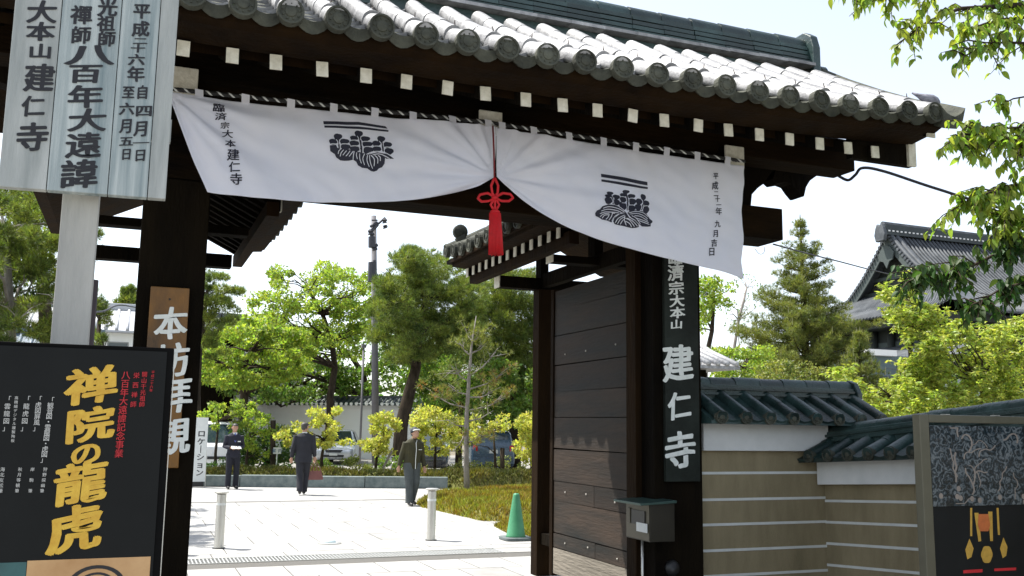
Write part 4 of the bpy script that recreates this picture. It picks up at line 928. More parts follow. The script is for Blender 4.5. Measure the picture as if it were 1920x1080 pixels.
# ================================================================== BIRD, CABLES
bd = MB(); B0 = at(1745, 190, Y=5.85)
bd.tube([B0+Vector(v) for v in ((-.14,.06,.075),(-.09,.04,.05),(-.05,.02,.03),(0,0,.012),(.035,-.01,-.004),(.05,-.016,-.02),(.057,-.02,-.03),(.066,-.024,-.038))], [.008,.020,.038,.050,.046,.036,.030,.008], 10, sy=.95)
bird = bd.build('bird', mat('grey_feathers', (.12,.12,.15), .7, 0, 30, col2=(.28,.28,.32)), None, smooth=True); tag(bird, 'small grey bird perched on the last roof tile with its tail up', 'bird')
MB().tube([B0+Vector((.066,-.024,-.038)), B0+Vector((.085,-.03,-.05))], [.005,.001], 5).build('beak', black_m, bird)
MB().tube([B0+Vector((-.11,.03,.055)), B0+Vector((-.05,-.0,.035)), B0+Vector((.0,-.02,.012))], [.004,.016,.012], 6, sy=.5).build('wing', mat('dark_wing', (.07,.07,.09), .7, .2, 30), bird, smooth=True)
cb = mat('cable_black', (.012,.01,.016), .6, .2, 10)
def wire(name, pts, r, label, n=5, coil=False):
    P = []
    for i in range(len(pts)-1):
        for t in range(10):
            u = t/10; a = [pts[max(i-1,0)], pts[i], pts[i+1], pts[min(i+2, len(pts)-1)]]
            P.append(.5*(2*a[1]+(a[2]-a[0])*u+(2*a[0]-5*a[1]+4*a[2]-a[3])*u*u+(3*a[1]-a[0]-3*a[2]+a[3])*u**3))
    P.append(pts[-1]); mb = MB().tube(P, r, n)
    if coil:
        for i in range(12, len(P)-1, 2): mb.lathe(P[i], [(r*1.1,-.02),(r*1.5,-.01),(r*1.3,.015)], 5, axis='x')
    o = mb.build(name, cb, None, smooth=True, kind=None); return tag(o, label, 'cable')
wire('power_cable', [at(1572,330,Y=7.2), at(1590,338,Y=7.15), at(1604,328,Y=7.1), at(1618,315,Y=7.05), at(1660,322,Y=7.0), at(1760,355,Y=6.9), at(1925,404,Y=6.7), at(2500,560,Y=6.2)], .015, 'thick black cable running from the roof beam end to the right', coil=False)
wire('thin_wire', [at(1450,458,Y=7.9), at(1560,487,Y=9.5), at(1750,532,Y=12), at(2100,600,Y=16)], .009, 'thin dark wire crossing in front of the conical pine')
wire('thin_wire', [at(1415,466,Y=7.8), at(1424,476,Y=7.8), at(1432,474,Y=7.8), at(1434,463,Y=7.8)], .003, 'tiny wire loop under the projecting lintel end')
# ================================================================== BOLLARDS, CONE, GROUND LIGHT
proto = None
for i, ((x, y), lab) in enumerate((((410,1028), 'steel bollard with flat cap nearest the left gate pillar'), ((808,1013), 'steel bollard with flat cap standing near the green cone'))):
    p = at(x, y, Z=0)
    if proto is None:
        proto = thing('bollard', (p.x, p.y, 0), lab, 'bollard', 'steel bollards inside the gate')
        MB().lathe((p.x, p.y, 0), [(.062,0),(.062,.70)], 20).build('post', steel, proto, smooth=False)
        MB().lathe((p.x, p.y, .70), [(.03,0),(.055,.004),(.095,.022),(.098,.034),(.085,.04),(.001,.046)], 22).build('cap', steel, proto, smooth=False)
        MB().lathe((p.x, p.y, .56), [(.0635,0),(.0635,.03)], 20).build('band', cream, proto)
        MB().lathe((p.x, p.y, .0), [(.085,0),(.085,.008),(.063,.012)], 20).build('foot', black_m, proto)
    else:
        c = copy_tree(proto); c.location = (p.x, p.y, 0); c['label'] = lab
p = at(967, 1012, Z=0)
cn = thing('traffic_cone', (p.x, p.y, 0), 'green traffic cone with grey square base beside the moss mound', 'cone')
MB().lathe((p.x, p.y, .035), [(.155,0),(.14,.03),(.05,.60),(.046,.62),(.03,.635),(.001,.637)], 24).build('cone_body', mat('green_plastic', (.04,.22,.10), .45, 0, 4, col2=(.08,.30,.15), coords='World', trans=.1), cn, smooth=True)
MB().prism([(.22*math.copysign(abs(math.cos(t))**.45, math.cos(t)), .22*math.copysign(abs(math.sin(t))**.45, math.sin(t))) for t in [2*PI*i/32 for i in range(32)]], lambda u, v, t: (p.x+u, p.y+v, t), .002, .045).build('cone_base', mat('grey_rubber', (.10,.12,.12), .8, .2, 10), cn, bevel=.01)
p = at(618, 1019, Z=0)
gl_ = thing('ground_light', (p.x, p.y, 0), 'small round silver light fitting set flush in the pale paving', 'light fitting')
MB().lathe((p.x, p.y, 0), [(.16,0),(.16,.012),(.11,.02),(.10,.012)], 26).build('ring', steel, gl_)
MB().lathe((p.x, p.y, .012), [(.098,0),(.085,.025),(.05,.045),(.001,.052)], 22).build('lens', mat('lens_glass', (.45,.55,.58), .08, .05, 5), gl_, smooth=True)

# ================================================================== PEOPLE
def solid(parts, voxel, m, name, parent, smooth_it=3):
    me = parts.mesh('tmp', m); o = bpy.data.objects.new('tmp', me); C.objects.link(o)
    r = o.modifiers.new('r', 'REMESH'); r.mode = 'VOXEL'; r.voxel_size = voxel; r.use_smooth_shade = True
    s = o.modifiers.new('s', 'SMOOTH'); s.iterations = smooth_it; s.factor = .5
    dg = bpy.context.evaluated_depsgraph_get(); dg.update(); nm = bpy.data.meshes.new_from_object(o.evaluated_get(dg)); bpy.data.objects.remove(o)
    nm.name = name; nm.materials.clear(); nm.materials.append(m); nm.polygons.foreach_set('use_smooth', [True]*len(nm.polygons))
    return link(name, nm, ORG[parent.name] if parent.get('_l') else (0,0,0), parent)
def ell(mb, rings, n=16):
    vs = []
    for (x, y, z, rx, ry) in rings:
        for k in range(n):
            t = 2*PI*k/n; vs.append((x+rx*math.cos(t), y+ry*math.sin(t), z))
    m_ = len(rings); fs = [(i*n+k, i*n+(k+1)%n, (i+1)*n+(k+1)%n, (i+1)*n+k) for i in range(m_-1) for k in range(n)]
    fs += [tuple(range(n-1,-1,-1)), tuple((m_-1)*n+k for k in range(n))]; mb.add(vs, fs)
skin = mat('skin', (.42,.24,.16), .55, .06, 20, spec=.4); hair_m = mat('dark_hair', (.012,.010,.009), .6, .2, 60)
hair_g = mat('greying_hair', (.05,.045,.04), .6, .3, 60)
def hand(mb, w, d, curl, side, sc=1.0):
    """w wrist, d direction of the hand"""
    d = Vector(d).normalized(); up_ = Vector((0,-1,0)) if abs(d.y) < .8 else Vector((0,0,1))
    s_ = d.cross(up_).normalized()*side; nrm = s_.cross(d)
    mb.tube([w, w+d*.04, w+d*.085], [.026,.038,.036], 8, sy=.55)
    for k, (o_, l) in enumerate(((-.028,.062),(-.010,.072),(.009,.068),(.027,.052))):
        b = w+d*.08+s_*o_; mb.tube([b, b+d*l*.5+nrm*curl*.012, b+d*l*.8+nrm*curl*.04, b+d*l*.75+nrm*curl*.06], [.0095,.009,.008,.007], 6)
    b = w+d*.03-s_*.03; mb.tube([b, b+d*.035-s_*.02+nrm*curl*.01, b+d*.06-s_*.012+nrm*curl*.03], [.012,.010,.008], 6)
def person(loc, rotz, sc, label, j, top_m, leg_m, shoe_m, hair_mat, jacket_len=.80, lean=0, hp=0, hy=0, cap=None, widths=(1,1), loose=1.0):
    th = thing('person', loc, label, 'person', None, rotz); th.scale = (sc, sc, sc)
    V = lambda *a: Vector(a)
    nk = V(0, -lean*.55, 1.44); hd = V(0, -lean*.55-.02-hp*.06, 1.585-hp*.03)
    b = MB()
    # body: one surface
    ell(b, [(0,0,.80,.12,.09),(0,0,.92,.155,.105),(0,-lean*.15,1.08,.125,.09),(0,-lean*.35,1.25,.15,.105),(0,-lean*.5,1.38,.165,.09),(0,-lean*.55,1.43,.09,.065),(0,-lean*.57,1.47,.05,.05)])
    b.tube([nk, nk.lerp(hd, .6)], [.056,.05], 12)
    Rh = Matrix.Rotation(hy, 3, 'Z') @ Matrix.Rotation(-hp, 3, 'X'); H = lambda x, y, z: hd+Rh@V(x, y, z)
    vs = []; rings = [(.0,-.105,.02,.03),(.0,-.085,.045,.055),(-.0,-.05,.06,.078),(0,0,.070,.092),(0,.04,.073,.096),(0,.075,.066,.088),(0,.1,.045,.06),(0,.113,.015,.02)]
    hm = MB(); ell(hm, [(0, -.012 if z > -.09 else -.03, z, rx, ry) for _, z, rx, ry in rings], 18)
    b.add([H(*v) for v in hm.v], hm.f)
    b.tube([H(0,-.085,.02), H(0,-.113,-.018), H(0,-.095,-.028)], [.010,.016,.010], 7)             # nose
    b.tube([H(-.022,-.093,-.052), H(0,-.101,-.052), H(.022,-.093,-.052)], [.006,.009,.006], 6)      # lips
    b.tube([H(-.03,-.088,.03), H(-.01,-.097,.03)], [.009,.009], 5).tube([H(.03,-.088,.03), H(.01,-.097,.03)], [.009,.009], 5)
    for sx in (-1, 1): b.tube([H(sx*.070,.0,-.025), H(sx*.083,.008,.0), H(sx*.079,.008,.028)], [.008,.014,.009], 6)
    for side in ('L', 'R'):
        sx = 1 if side == 'L' else -1; S, E_, Wr = [Vector(p) for p in j['arm'+side]]; Hp, Kn, An, To = [Vector(p) for p in j['leg'+side]]
        b.tube([S, S.lerp(E_,.4), E_, E_.lerp(Wr,.35), Wr], [.052,.046,.038,.038,.026], 9)
        hand(b, Wr, j.get('hd'+side, Wr-E_), j.get('curl'+side, .6), sx)
        b.tube([Hp, Hp.lerp(Kn,.5), Kn, Kn.lerp(An,.3), An], [.082,.07,.052,.054,.036], 10)
        b.tube([An+V(0,.02,-.03), An.lerp(To,.5)+V(0,0,-.012), To], [.036,.034,.02], 8)
    solid(b, .0085, skin, 'body', th, 2)
    # eyes
    for sx in (-1, 1): MB().tube([H(sx*.028-.009,-.0935,.012), H(sx*.028+.009,-.0935,.012)], [.0045,.0045], 6).build('eye', black_m, th)
    # trousers
    t = MB(); ell(t, [(0,0,.78,.10,.085),(0,0,.86,.165*widths[1],.12),(0,0,.95,.165*widths[1],.115),(0,-lean*.1,1.04,.15,.108)])
    for side in 'LR':
        Hp, Kn, An, To = [Vector(p) for p in j['leg'+side]]
        t.tube([Hp+V(0,0,.02), Hp.lerp(Kn,.5), Kn, Kn.lerp(An,.5)+V(0,.004,0), An+V(0,.01,.03), An+V(0,.008,-.02)], [.108*loose,.096*loose,.080*loose,.076*loose,.078*loose,.080*loose], 12)
    solid(t, .010, leg_m, 'trousers', th)
    # jacket
    c = MB(); z0 = jacket_len; w_ = widths[0]
    ell(c, [(0,.005,z0,.182*w_,.135),(0,0,z0+.1,.178*w_,.132),(0,-lean*.15,1.06,.165*w_,.125),(0,-lean*.35,1.24,.185*w_,.135),(0,-lean*.5,1.37,.198*w_,.118),(0,-lean*.54,1.43,.135*w_,.088),(0,-lean*.56,1.465,.072,.064)])
    for side in 'LR':
        S, E_, Wr = [Vector(p) for p in j['arm'+side]]
        c.tube([S+V(0,0,.012), S.lerp(E_,.45), E_, E_.lerp(Wr,.5), Wr.lerp(E_,.04)], [.076,.070,.062,.056,.048], 11)
    solid(c, .010, top_m, 'jacket', th)
    for side in 'LR':
        Hp, Kn, An, To = [Vector(p) for p in j['leg'+side]]
        s_ = MB().tube([An+V(0,.045,-.035), An+V(0,.0,-.028), An.lerp(To,.55)+V(0,0,-.010), To], [.034,.046,.042,.028], 9)
        solid(s_, .008, shoe_m, 'shoe', th, 2)
    if cap is None:
        h = MB(); ell(h, [(0,.012,.005,.060,.075),(0,.008,.045,.0795,.098),(0,.004,.085,.074,.09),(0,0,.112,.05,.065),(0,0,.124,.02,.03)], 16)
        h.tube([(-.078,.02,-.03),(-.079,.02,.04)], .014, 6).tube([(.078,.02,-.03),(.079,.02,.04)], .014, 6)
        ell(h, [(0,.05,-.06,.045,.03),(0,.045,-.02,.068,.05),(0,.03,.03,.075,.066)], 12)
        ell(h, [(0,-.045,.052,.062,.055),(0,-.04,.08,.066,.062),(0,-.03,.108,.045,.045)], 14)
        h.tube([(-.055,-.085,.062),(0,-.105,.072),(.055,-.085,.062)], .016, 7)
        h2 = MB(); h2.add([H(*v) for v in h.v], h.f); solid(h2, .007, hair_mat, 'hair', th, 1)
    else:
        h = MB(); ell(h, [(0,.0,.015,.09,.112),(0,0,.06,.094,.115),(0,0,.11,.084,.10),(0,0,.145,.05,.06),(0,0,.152,.01,.01)], 18)
        h2 = MB(); h2.add([H(*v) for v in h.v], h.f); h2.build('cap', cap[0], th, smooth=True)
        br = MB(); br.prism([(math.cos(t)*.082, -.08-.075*max(0, math.sin(t))) for t in [PI*i/14 for i in range(15)]], lambda u, v, t: H(u*1.1, v, .022+t-.22*(abs(v)-.07)), 0, .02); br.build('cap_brim', cap[1], th)
    return th, H
V3 = lambda *a: Vector(a)
navy = mat('navy_suit', (.008,.009,.018), .85, 0, 6, .3, 60, col2=(.016,.017,.03)); navy2 = mat('navy_trousers', (.008,.009,.016), .85, .2, 6)
darks = mat('dark_suit', (.011,.012,.017), .85, 0, 6, .3, 60, col2=(.022,.022,.03))
olive = mat('olive_jacket', (.022,.022,.010), .85, 0, 5, .35, 60, col2=(.05,.045,.018)); greyt = mat('grey_trousers', (.045,.055,.056), .9, 0, 6, .3, 60, col2=(.08,.09,.09))
shoe = mat('black_leather', (.012,.011,.011), .35, .2, 10)
p1 = at(434, 917, Z=0)
m1, H1 = person((p1.x, p1.y, 0), math.radians(8), .955, 'man in a navy suit holding a white paper by the location board', {
    'armL': [(.175,0,1.375),(.235,.02,1.10),(.125,-.20,1.07)], 'armR': [(-.175,0,1.375),(-.235,.02,1.10),(-.125,-.20,1.07)], 'hdL': (-.8,-.35,.05), 'hdR': (.8,-.35,.05),
    'legL': [(.085,0,.90),(.10,-.01,.49),(.10,.01,.085),(.115,-.16,.035)], 'legR': [(-.085,0,.90),(-.10,-.01,.49),(-.10,.01,.085),(-.115,-.16,.035)]}, navy, navy2, shoe, hair_m, .82)
MB().prism([(-.055,1.47),(.055,1.47),(0,1.20)], lambda u, v, t: (u, -.128-t+(v-1.2)*.21, v), 0, .006).build('shirt_front', cream, m1)
MB().prism([(-.016,1.45),(.016,1.45),(.024,1.25),(0,1.21),(-.024,1.25)], lambda u, v, t: (u, -.137-t+(v-1.2)*.21, v), 0, .006).build('tie', mat('blue_tie', (.10,.12,.35), .6, .1, 10), m1)
MB().box(.06, .135, -.152, -.146, 1.225, 1.25).build('name_badge', cream, m1)
pp = MB().obox(m1.matrix_basis @ Vector((0,-.265,1.085)), Vector((.12,.02,0)), Vector((0,.085,.03)), Vector((0,0,.0025))).build('paper_sheet', cream, None); tag(pp, 'white sheet of paper held by the man in the navy suit', 'paper')
p2 = at(566, 928, Z=0)
m2_, H2 = person((p2.x, p2.y, 0), PI-.15, .985, 'man in a dark suit walking away carrying a reddish brown handbag', {
    'armL': [(.18,0,1.38),(.25,.03,1.10),(.275,-.03,.87)], 'armR': [(-.18,0,1.38),(-.235,.03,1.10),(-.26,-.08,.90)], 'hdL': (.02,-.1,-1), 'hdR': (0,-.1,-1), 'curlR': 1.1,
    'legL': [(.08,0,.90),(.075,.04,.49),(.055,.13,.12),(.055,.0,.035)], 'legR': [(-.08,0,.90),(-.075,-.09,.50),(-.045,-.12,.085),(-.045,-.28,.035)]}, darks, darks, shoe, hair_g, .76, hy=-.75, widths=(1.13,1.08))
MB().prism([(-.06,1.45),(.06,1.45),(.06,1.475),(-.06,1.475)], lambda u, v, t: (u, .062+t, v), 0, .006).build('shirt_collar', cream, m2_)
bag_o = m2_.matrix_basis @ Vector((-.285,-.10,.0)); M_ = m2_.matrix_basis.to_3x3()
def bagf(u, v, t): return bag_o + M_.normalized() @ Vector((t*.6, 0, 0)) + Vector((u, 0, v))
bag = thing('handbag', (bag_o.x, bag_o.y, .30), 'reddish brown handbag with two handles carried by the walking man in a dark suit', 'handbag')
mar = mat('maroon_leather', (.13,.04,.035), .45, 0, 6, col2=(.20,.07,.06), coords='World')
MB().prism([(-.145,.34),(.145,.34),(.155,.38),(.10,.55),(-.10,.55),(-.155,.38)], bagf, -.08, .08).build('bag_body', mar, bag, bevel=.02)
for t_ in (-.07, .07): MB().tube([bagf(-.10,.54,t_), bagf(-.05,.68,t_*.6), bagf(0,.80,t_*.2), bagf(.05,.68,t_*.6), bagf(.10,.54,t_)], .011, 6).build('handle', mar, bag, smooth=True)
p3 = at(770, 948, Z=0)
capd = mat('dark_cap', (.012,.018,.028), .7, .2, 10)
m3_, H3 = person((p3.x, p3.y, 0), math.radians(12), .94, 'man in an olive zip jacket and grey trousers wearing a cap with white brim', {
    'armL': [(.18,-.04,1.36),(.255,.0,1.08),(.285,-.06,.84)], 'armR': [(-.18,-.04,1.36),(-.245,.03,1.08),(-.285,.06,.86)], 'hdL': (.0,-.12,-1), 'hdR': (0,.0,-1),
    'legL': [(.085,0,.90),(.075,-.06,.49),(.055,.06,.12),(.065,-.10,.04)], 'legR': [(-.085,0,.90),(-.095,-.08,.50),(-.085,-.10,.085),(-.10,-.27,.035)]}, olive, greyt, shoe, hair_g, .80, lean=.12, hp=.62, cap=(capd, cream), widths=(1.15,1.05), loose=1.12)
MB().tube([(.012,-.152,.80),(.008,-.155,1.0),(.004,-.19,1.22),(0,-.175,1.36),(-.03,-.13,1.44)], .009, 6).build('zip', cream, m3_)
MB().tube([(.0,-.175,1.36),(.03,-.15,1.42),(.055,-.10,1.455)], .009, 6).build('collar_edge', cream, m3_)
MB().obox((.10,-.190,1.22), Vector((.045,.008,0)), Vector((0,.003,0)), Vector((0,0,.006))).build('pocket_trim', cream, m3_)

# ================================================================== LOCATION BOARD
lb = thing('standing_sign', (1.77, 26.0, 0), 'narrow white standing sign with black katakana beside the left pillar', 'sign')
la, lc = at(352, 790, Y=26), at(384, 905, Y=26)
MB().box(la.x, lc.x, 26.0, 26.04, .14, 1.77).build('panel', cream, lb)
MB().box(la.x, lc.x-.03, 26.0, 26.05, .01, .138).build('base', black_m, lb)
MB().tube([(lc.x+.01,26.02,0),(lc.x-.02,26.02,1.77)], .012, 6).build('side_rail', steel, lb)
write(put(col('ロケーション'.replace('ー','│'),378,813,374,886,14,1.1), 26.0), yplane(25.998), 'lettering', ink, lb, .035)

# ================================================================== CARS
glass_c = mat('car_glass', (.02,.035,.04), .06, .1, 2, spec=.8); tyre = mat('tyre', (.012,.012,.012), .8, .2, 10); rim_m = mat('alloy', (.4,.4,.41), .35, .1, 10, metal=.8)
redl = mat('tail_lamp', (.5,.01,.015), .15, .1, 5); lampc = mat('clear_lamp', (.6,.64,.66), .1, .1, 5); plate_m = mat('plate', (.65,.66,.62), .6, .05, 20)
def car(name, loc, rotz, label, paint, st, wh, axles, front, rear, wr=.32, group=None):
    """st: stations along y (front = -y): (y, half width, z low, z belt, half width top, z top)"""
    th = thing(name, loc, label, 'car' if 'van' not in name else 'van', group, rotz)
    b = MB(); vs = []
    for y, w, zl, zb_, wt, zt in st: vs += [(-w*.9,y,zl),(-w,y,zl+.12),(-w,y,zb_-.08),(-w*.97,y,zb_),(-wt,y,zt-.05 if zt > zb_+.2 else zt),(-wt*.86,y,zt),(wt*.86,y,zt),(wt,y,zt-.05 if zt > zb_+.2 else zt),(w*.97,y,zb_),(w,y,zb_-.08),(w,y,zl+.12),(w*.9,y,zl)]
    n = 12; m_ = len(st); fs = [(i*n+k, i*n+(k+1)%n, (i+1)*n+(k+1)%n, (i+1)*n+k) for i in range(m_-1) for k in range(n)]+[tuple(range(n)), tuple(range(m_*n-1, (m_-1)*n-1, -1))]
    o = b.add(vs, fs).build('body', paint, th, smooth=True, bevel=.03)
    for y in axles:
        for sx in (-1, 1):
            wq = st[1][1]; w0 = MB().lathe((sx*(wq-.10)-.1, y, wr), [(wr*.7,0),(wr,.02),(wr,.19),(wr*.7,.21)], 22, axis='x').build('wheel', tyre, th)
            MB().lathe((sx*(wq+.012)-.005, y, wr), [(wr*.62,0),(wr*.62,.012)], 16, axis='x').build('rim', rim_m, w0)
    return th
V4 = lambda th, nm, m, pts, bev=0: MB().quad(*pts).build(nm, m, th, flip=False)
def slab_part(th, nm, m, pts, off, t=.015, bevel=0):
    """thin plate lying on the quad pts, pushed out along off"""
    o = Vector(off); P = [Vector(p) for p in pts]; k = len(P)
    return MB().add([p+o*.004 for p in P]+[p+o*(.004+t) for p in P], [tuple(range(k-1,-1,-1)), tuple(range(k, 2*k))]+[(j,(j+1)%k,(j+1)%k+k,j+k) for j in range(k)]).build(nm, m, th, bevel=bevel)
silver = mat('silver_paint', (.50,.52,.54), .25, .04, 3, metal=.35, coat=.6); blue_c = mat('blue_paint', (.05,.09,.14), .25, .1, 3, metal=.3, coat=.6)
white_c = mat('white_paint', (.72,.73,.72), .3, .03, 3, coat=.5); dark_c = mat('dark_paint', (.02,.022,.026), .25, .1, 3, coat=.6)
pc_ = at(648, 868, Z=-.2)
sedan = [(-2.2,.72,.30,.60,.66,.60),(-2.1,.84,.22,.72,.78,.72),(-1.2,.89,.20,.88,.80,.92),(-.75,.90,.20,.93,.80,.97),(.05,.90,.20,.95,.62,1.50),(1.0,.90,.20,.96,.62,1.54),(1.75,.88,.22,.98,.60,1.42),(2.1,.84,.25,.98,.70,1.02),(2.25,.78,.32,.9,.68,.92)]
sv = car('parked_car', (pc_.x, pc_.y+2, -.28), math.radians(-16), 'silver parked car facing the gate between the yellow bushes', silver, sedan, 0, (-1.35,1.4), 1, 1)
sv.scale = (1.12, 1.12, 1.08)
slab_part(sv, 'windscreen', glass_c, [(-.70,-.70,1.0),(.70,-.70,1.0),(.55,-.0,1.45),(-.55,-.0,1.45)], (0,-.55,.8))
slab_part(sv, 'grille', black_m, [(-.38,-2.16,.66),(.38,-2.16,.66),(.30,-2.20,.54),(-.30,-2.20,.54)], (0,-1,0), .03)
slab_part(sv, 'air_intake', black_m, [(-.45,-2.18,.44),(.45,-2.18,.44),(.42,-2.19,.34),(-.42,-2.19,.34)], (0,-1,0), .03)
for sx in (-1, 1):
    slab_part(sv, 'headlight', lampc, [(sx*.48,-2.12,.70),(sx*.80,-1.98,.74),(sx*.82,-2.04,.60),(sx*.50,-2.17,.57)][::sx], (0,-1,0), .03)
    slab_part(sv, 'side_window', glass_c, [(sx*.865,-.5,1.0),(sx*.865,1.6,1.02),(sx*.66,1.3,1.44),(sx*.66,.15,1.44)][::sx], (sx,0,.3), .01)
    MB().obox((sx*.98,-.55,1.02), Vector((.09,0,0)), Vector((0,.05,0)), Vector((0,0,.06))).build('mirror', silver, sv, bevel=.02)
slab_part(sv, 'number_plate', plate_m, [(-.17,-2.24,.50),(.17,-2.24,.50),(.17,-2.24,.41),(-.17,-2.24,.41)], (0,-1,0), .01)
box_st = [(-2.1,.72,.28,.80,.70,.85),(-2.0,.82,.22,.98,.74,1.02),(-1.35,.86,.20,1.05,.76,1.15),(-.55,.87,.20,1.08,.68,1.78),(.5,.87,.20,1.08,.70,1.84),(1.9,.87,.20,1.08,.70,1.80),(2.1,.85,.24,1.05,.68,1.72),(2.2,.80,.32,1.0,.68,1.1)]
mp_ = at(922, 884, Z=-.28)
mv = car('parked_minivan', (mp_.x+.5, mp_.y+1.9, -.28), PI-math.radians(14), 'blue grey minivan seen from behind under the yellow bushes', blue_c, box_st, 0, (-1.3,1.4), 1, 1)
mv.scale = (1.08, 1.05, .95)
slab_part(mv, 'rear_window', glass_c, [(-.60,2.165,1.14),(-.58,2.10,1.64),(.58,2.10,1.64),(.60,2.165,1.14)], (0,1,.1))
for sx in (-1, 1):
    slab_part(mv, 'tail_light', redl, [(sx*.64,2.19,.92),(sx*.83,2.1,.92),(sx*.80,2.10,1.20),(sx*.64,2.19,1.16)][::-sx], (0,1,0), .04)
    slab_part(mv, 'side_window', glass_c, [(sx*.865,-.5,1.12),(sx*.865,1.95,1.12),(sx*.72,1.85,1.68),(sx*.72,-.1,1.66)][::sx], (sx,0,.3), .012)
slab_part(mv, 'number_plate', plate_m, [(-.17,2.21,.82),(-.17,2.21,.98),(.17,2.21,.98),(.17,2.21,.82)], (0,1,0), .012)
slab_part(mv, 'rear_bumper', blue_c, [(-.82,2.2,.35),(-.82,2.2,.62),(.82,2.2,.62),(.82,2.2,.35)], (0,1,0), .08, .02)
vn = car('parked_van', (3.1, 38.5, -.28), math.radians(6), 'white van parked behind the man in the navy suit', white_c, [(-2.3,.74,.30,1.0,.72,1.05),(-2.2,.84,.24,1.1,.80,1.15),(-1.7,.87,.22,1.15,.78,1.45),(-1.1,.88,.22,1.18,.74,1.95),(2.0,.88,.22,1.18,.76,1.98),(2.25,.86,.26,1.15,.74,1.9),(2.3,.8,.35,1.1,.7,1.2)], 0, (-1.5,1.5), 1, 1)
slab_part(vn, 'windscreen', glass_c, [(-.70,-2.12,1.22),(.70,-2.12,1.22),(.66,-1.25,1.85),(-.66,-1.25,1.85)], (0,-.6,.75))
slab_part(vn, 'grille', black_m, [(-.70,-2.3,.72),(.70,-2.3,.72),(.70,-2.31,.62),(-.70,-2.31,.62)], (0,-1,0), .02)
for sx in (-1, 1):
    slab_part(vn, 'headlight', lampc, [(sx*.50,-2.27,.92),(sx*.78,-2.18,.95),(sx*.78,-2.20,.78),(sx*.50,-2.28,.78)][::sx], (0,-1,0), .03)
    slab_part(vn, 'side_window', glass_c, [(sx*.885,-1.2,1.22),(sx*.885,2.0,1.22),(sx*.80,1.9,1.8),(sx*.80,-.8,1.8)][::sx], (sx,0,.2), .012)
dk_ = car('parked_car', (11.9, 39.5, -.28), math.radians(-20), 'dark parked car half hidden left of the blue grey minivan', dark_c, sedan, 0, (-1.35,1.4), 1, 1)
slab_part(dk_, 'windscreen', glass_c, [(-.70,-.70,1.0),(.70,-.70,1.0),(.55,-.0,1.45),(-.55,-.0,1.45)], (0,-.55,.8))
# bicycle
bc = thing('bicycle', (8.7, 32.0, -.28), 'grey bicycle leaning under the yellow bushes behind the capped man', 'bicycle', None, math.radians(20))
for y in (-.52, .52):
    w_ = MB(); w_.tube([(y+.33*math.cos(t), 0, .33+.33*math.sin(t)) for t in [2*PI*i/24 for i in range(25)]], .018, 6, cap=False).build('wheel', tyre, bc, smooth=True)
    s_ = MB()
    for k in range(10): t = 2*PI*k/10; s_.tube([(y,0,.33),(y+.32*math.cos(t),0,.33+.32*math.sin(t))], .004, 3)
    s_.build('spokes', steel, bc, kind='stuff')
MB().tube([(-.52,0,.33),(-.12,0,.28),(.32,0,.72),(-.28,0,.68),(-.12,0,.28)], .018, 6).tube([(.52,0,.33),(.36,0,.95)], .018, 6).tube([(-.52,0,.33),(-.28,0,.80)], .014, 6).build('bicycle_frame', steel, bc, smooth=True)
MB().tube([(.36,-.25,1.0),(.38,0,.97),(.36,.25,1.0)], .015, 6).build('handlebar', steel, bc, smooth=True)
MB().tube([(-.40,0,.84),(-.18,0,.85)], [.07,.03], 8, sy=.5).build('saddle', black_m, bc, smooth=True)
# ================================================================== FAR WHITE WALL
wl, wr_ = at(425, 743, Z=3.25), at(782, 743, Z=3.25); dw = (wr_-wl).normalized(); nw = Vector((dw.y, -dw.x, 0))
wl = wl-dw*2.5; Lw = (wr_-wl).length
fwall = thing('far_wall', (wl.x, wl.y, 0), 'long white plaster wall with dark tile coping beyond the car park', 'wall')
F_ = lambda s, o, z: Vector((wl.x+dw.x*s+nw.x*o, wl.y+dw.y*s+nw.y*o, z+(.2 if z > 0 else 0)))
def hx(s0, s1, o0, o1, z0, z1): return MB().add([F_(s, o, z) for z in (z0, z1) for s, o in ((s0,o0),(s1,o0),(s1,o1),(s0,o1))], [(0,3,2,1),(4,5,6,7),(0,1,5,4),(1,2,6,5),(2,3,7,6),(3,0,4,7)])
hx(0, Lw, -.3, 0, -.3, 2.5).build('wall_body', plas_far, fwall); hx(0, Lw, -.42, .12, 2.3, 2.52).build('plaster_band', plas_far, fwall)
cp = MB().add([F_(s, o, z) for s in (-.1, Lw+.1) for o, z in ((.48,2.53),(.48,2.60),(-.05,2.92),(-.25,2.92),(-.78,2.60),(-.78,2.53))], [tuple(range(6)), tuple(range(11,5,-1))]+[(j,(j+1)%6,(j+1)%6+6,j+6) for j in range(6)]).build('coping', tile_dk, fwall)
hx(-.1, Lw+.1, -.25, -.05, 2.9, 3.08).build('ridge_band', tile_far, cp)
frt = MB().tube([(0,0,0),(0,.55,.30)], .085, 8).mesh('round_tile', tile_far, smooth=False); fdi = MB().lathe((0,0,0), [(.10,0),(.10,.04)], 10, axis='y').mesh('end_disc', plas_far)
az = math.atan2(nw.x, -nw.y); i = 0
while i*.34 < Lw:
    link('round_tile', frt, F_(i*.34, .47, 2.62), cp, (0,0,az)); link('end_disc', fdi, F_(i*.34, .50, 2.60), cp, (0,0,az)); i += 1
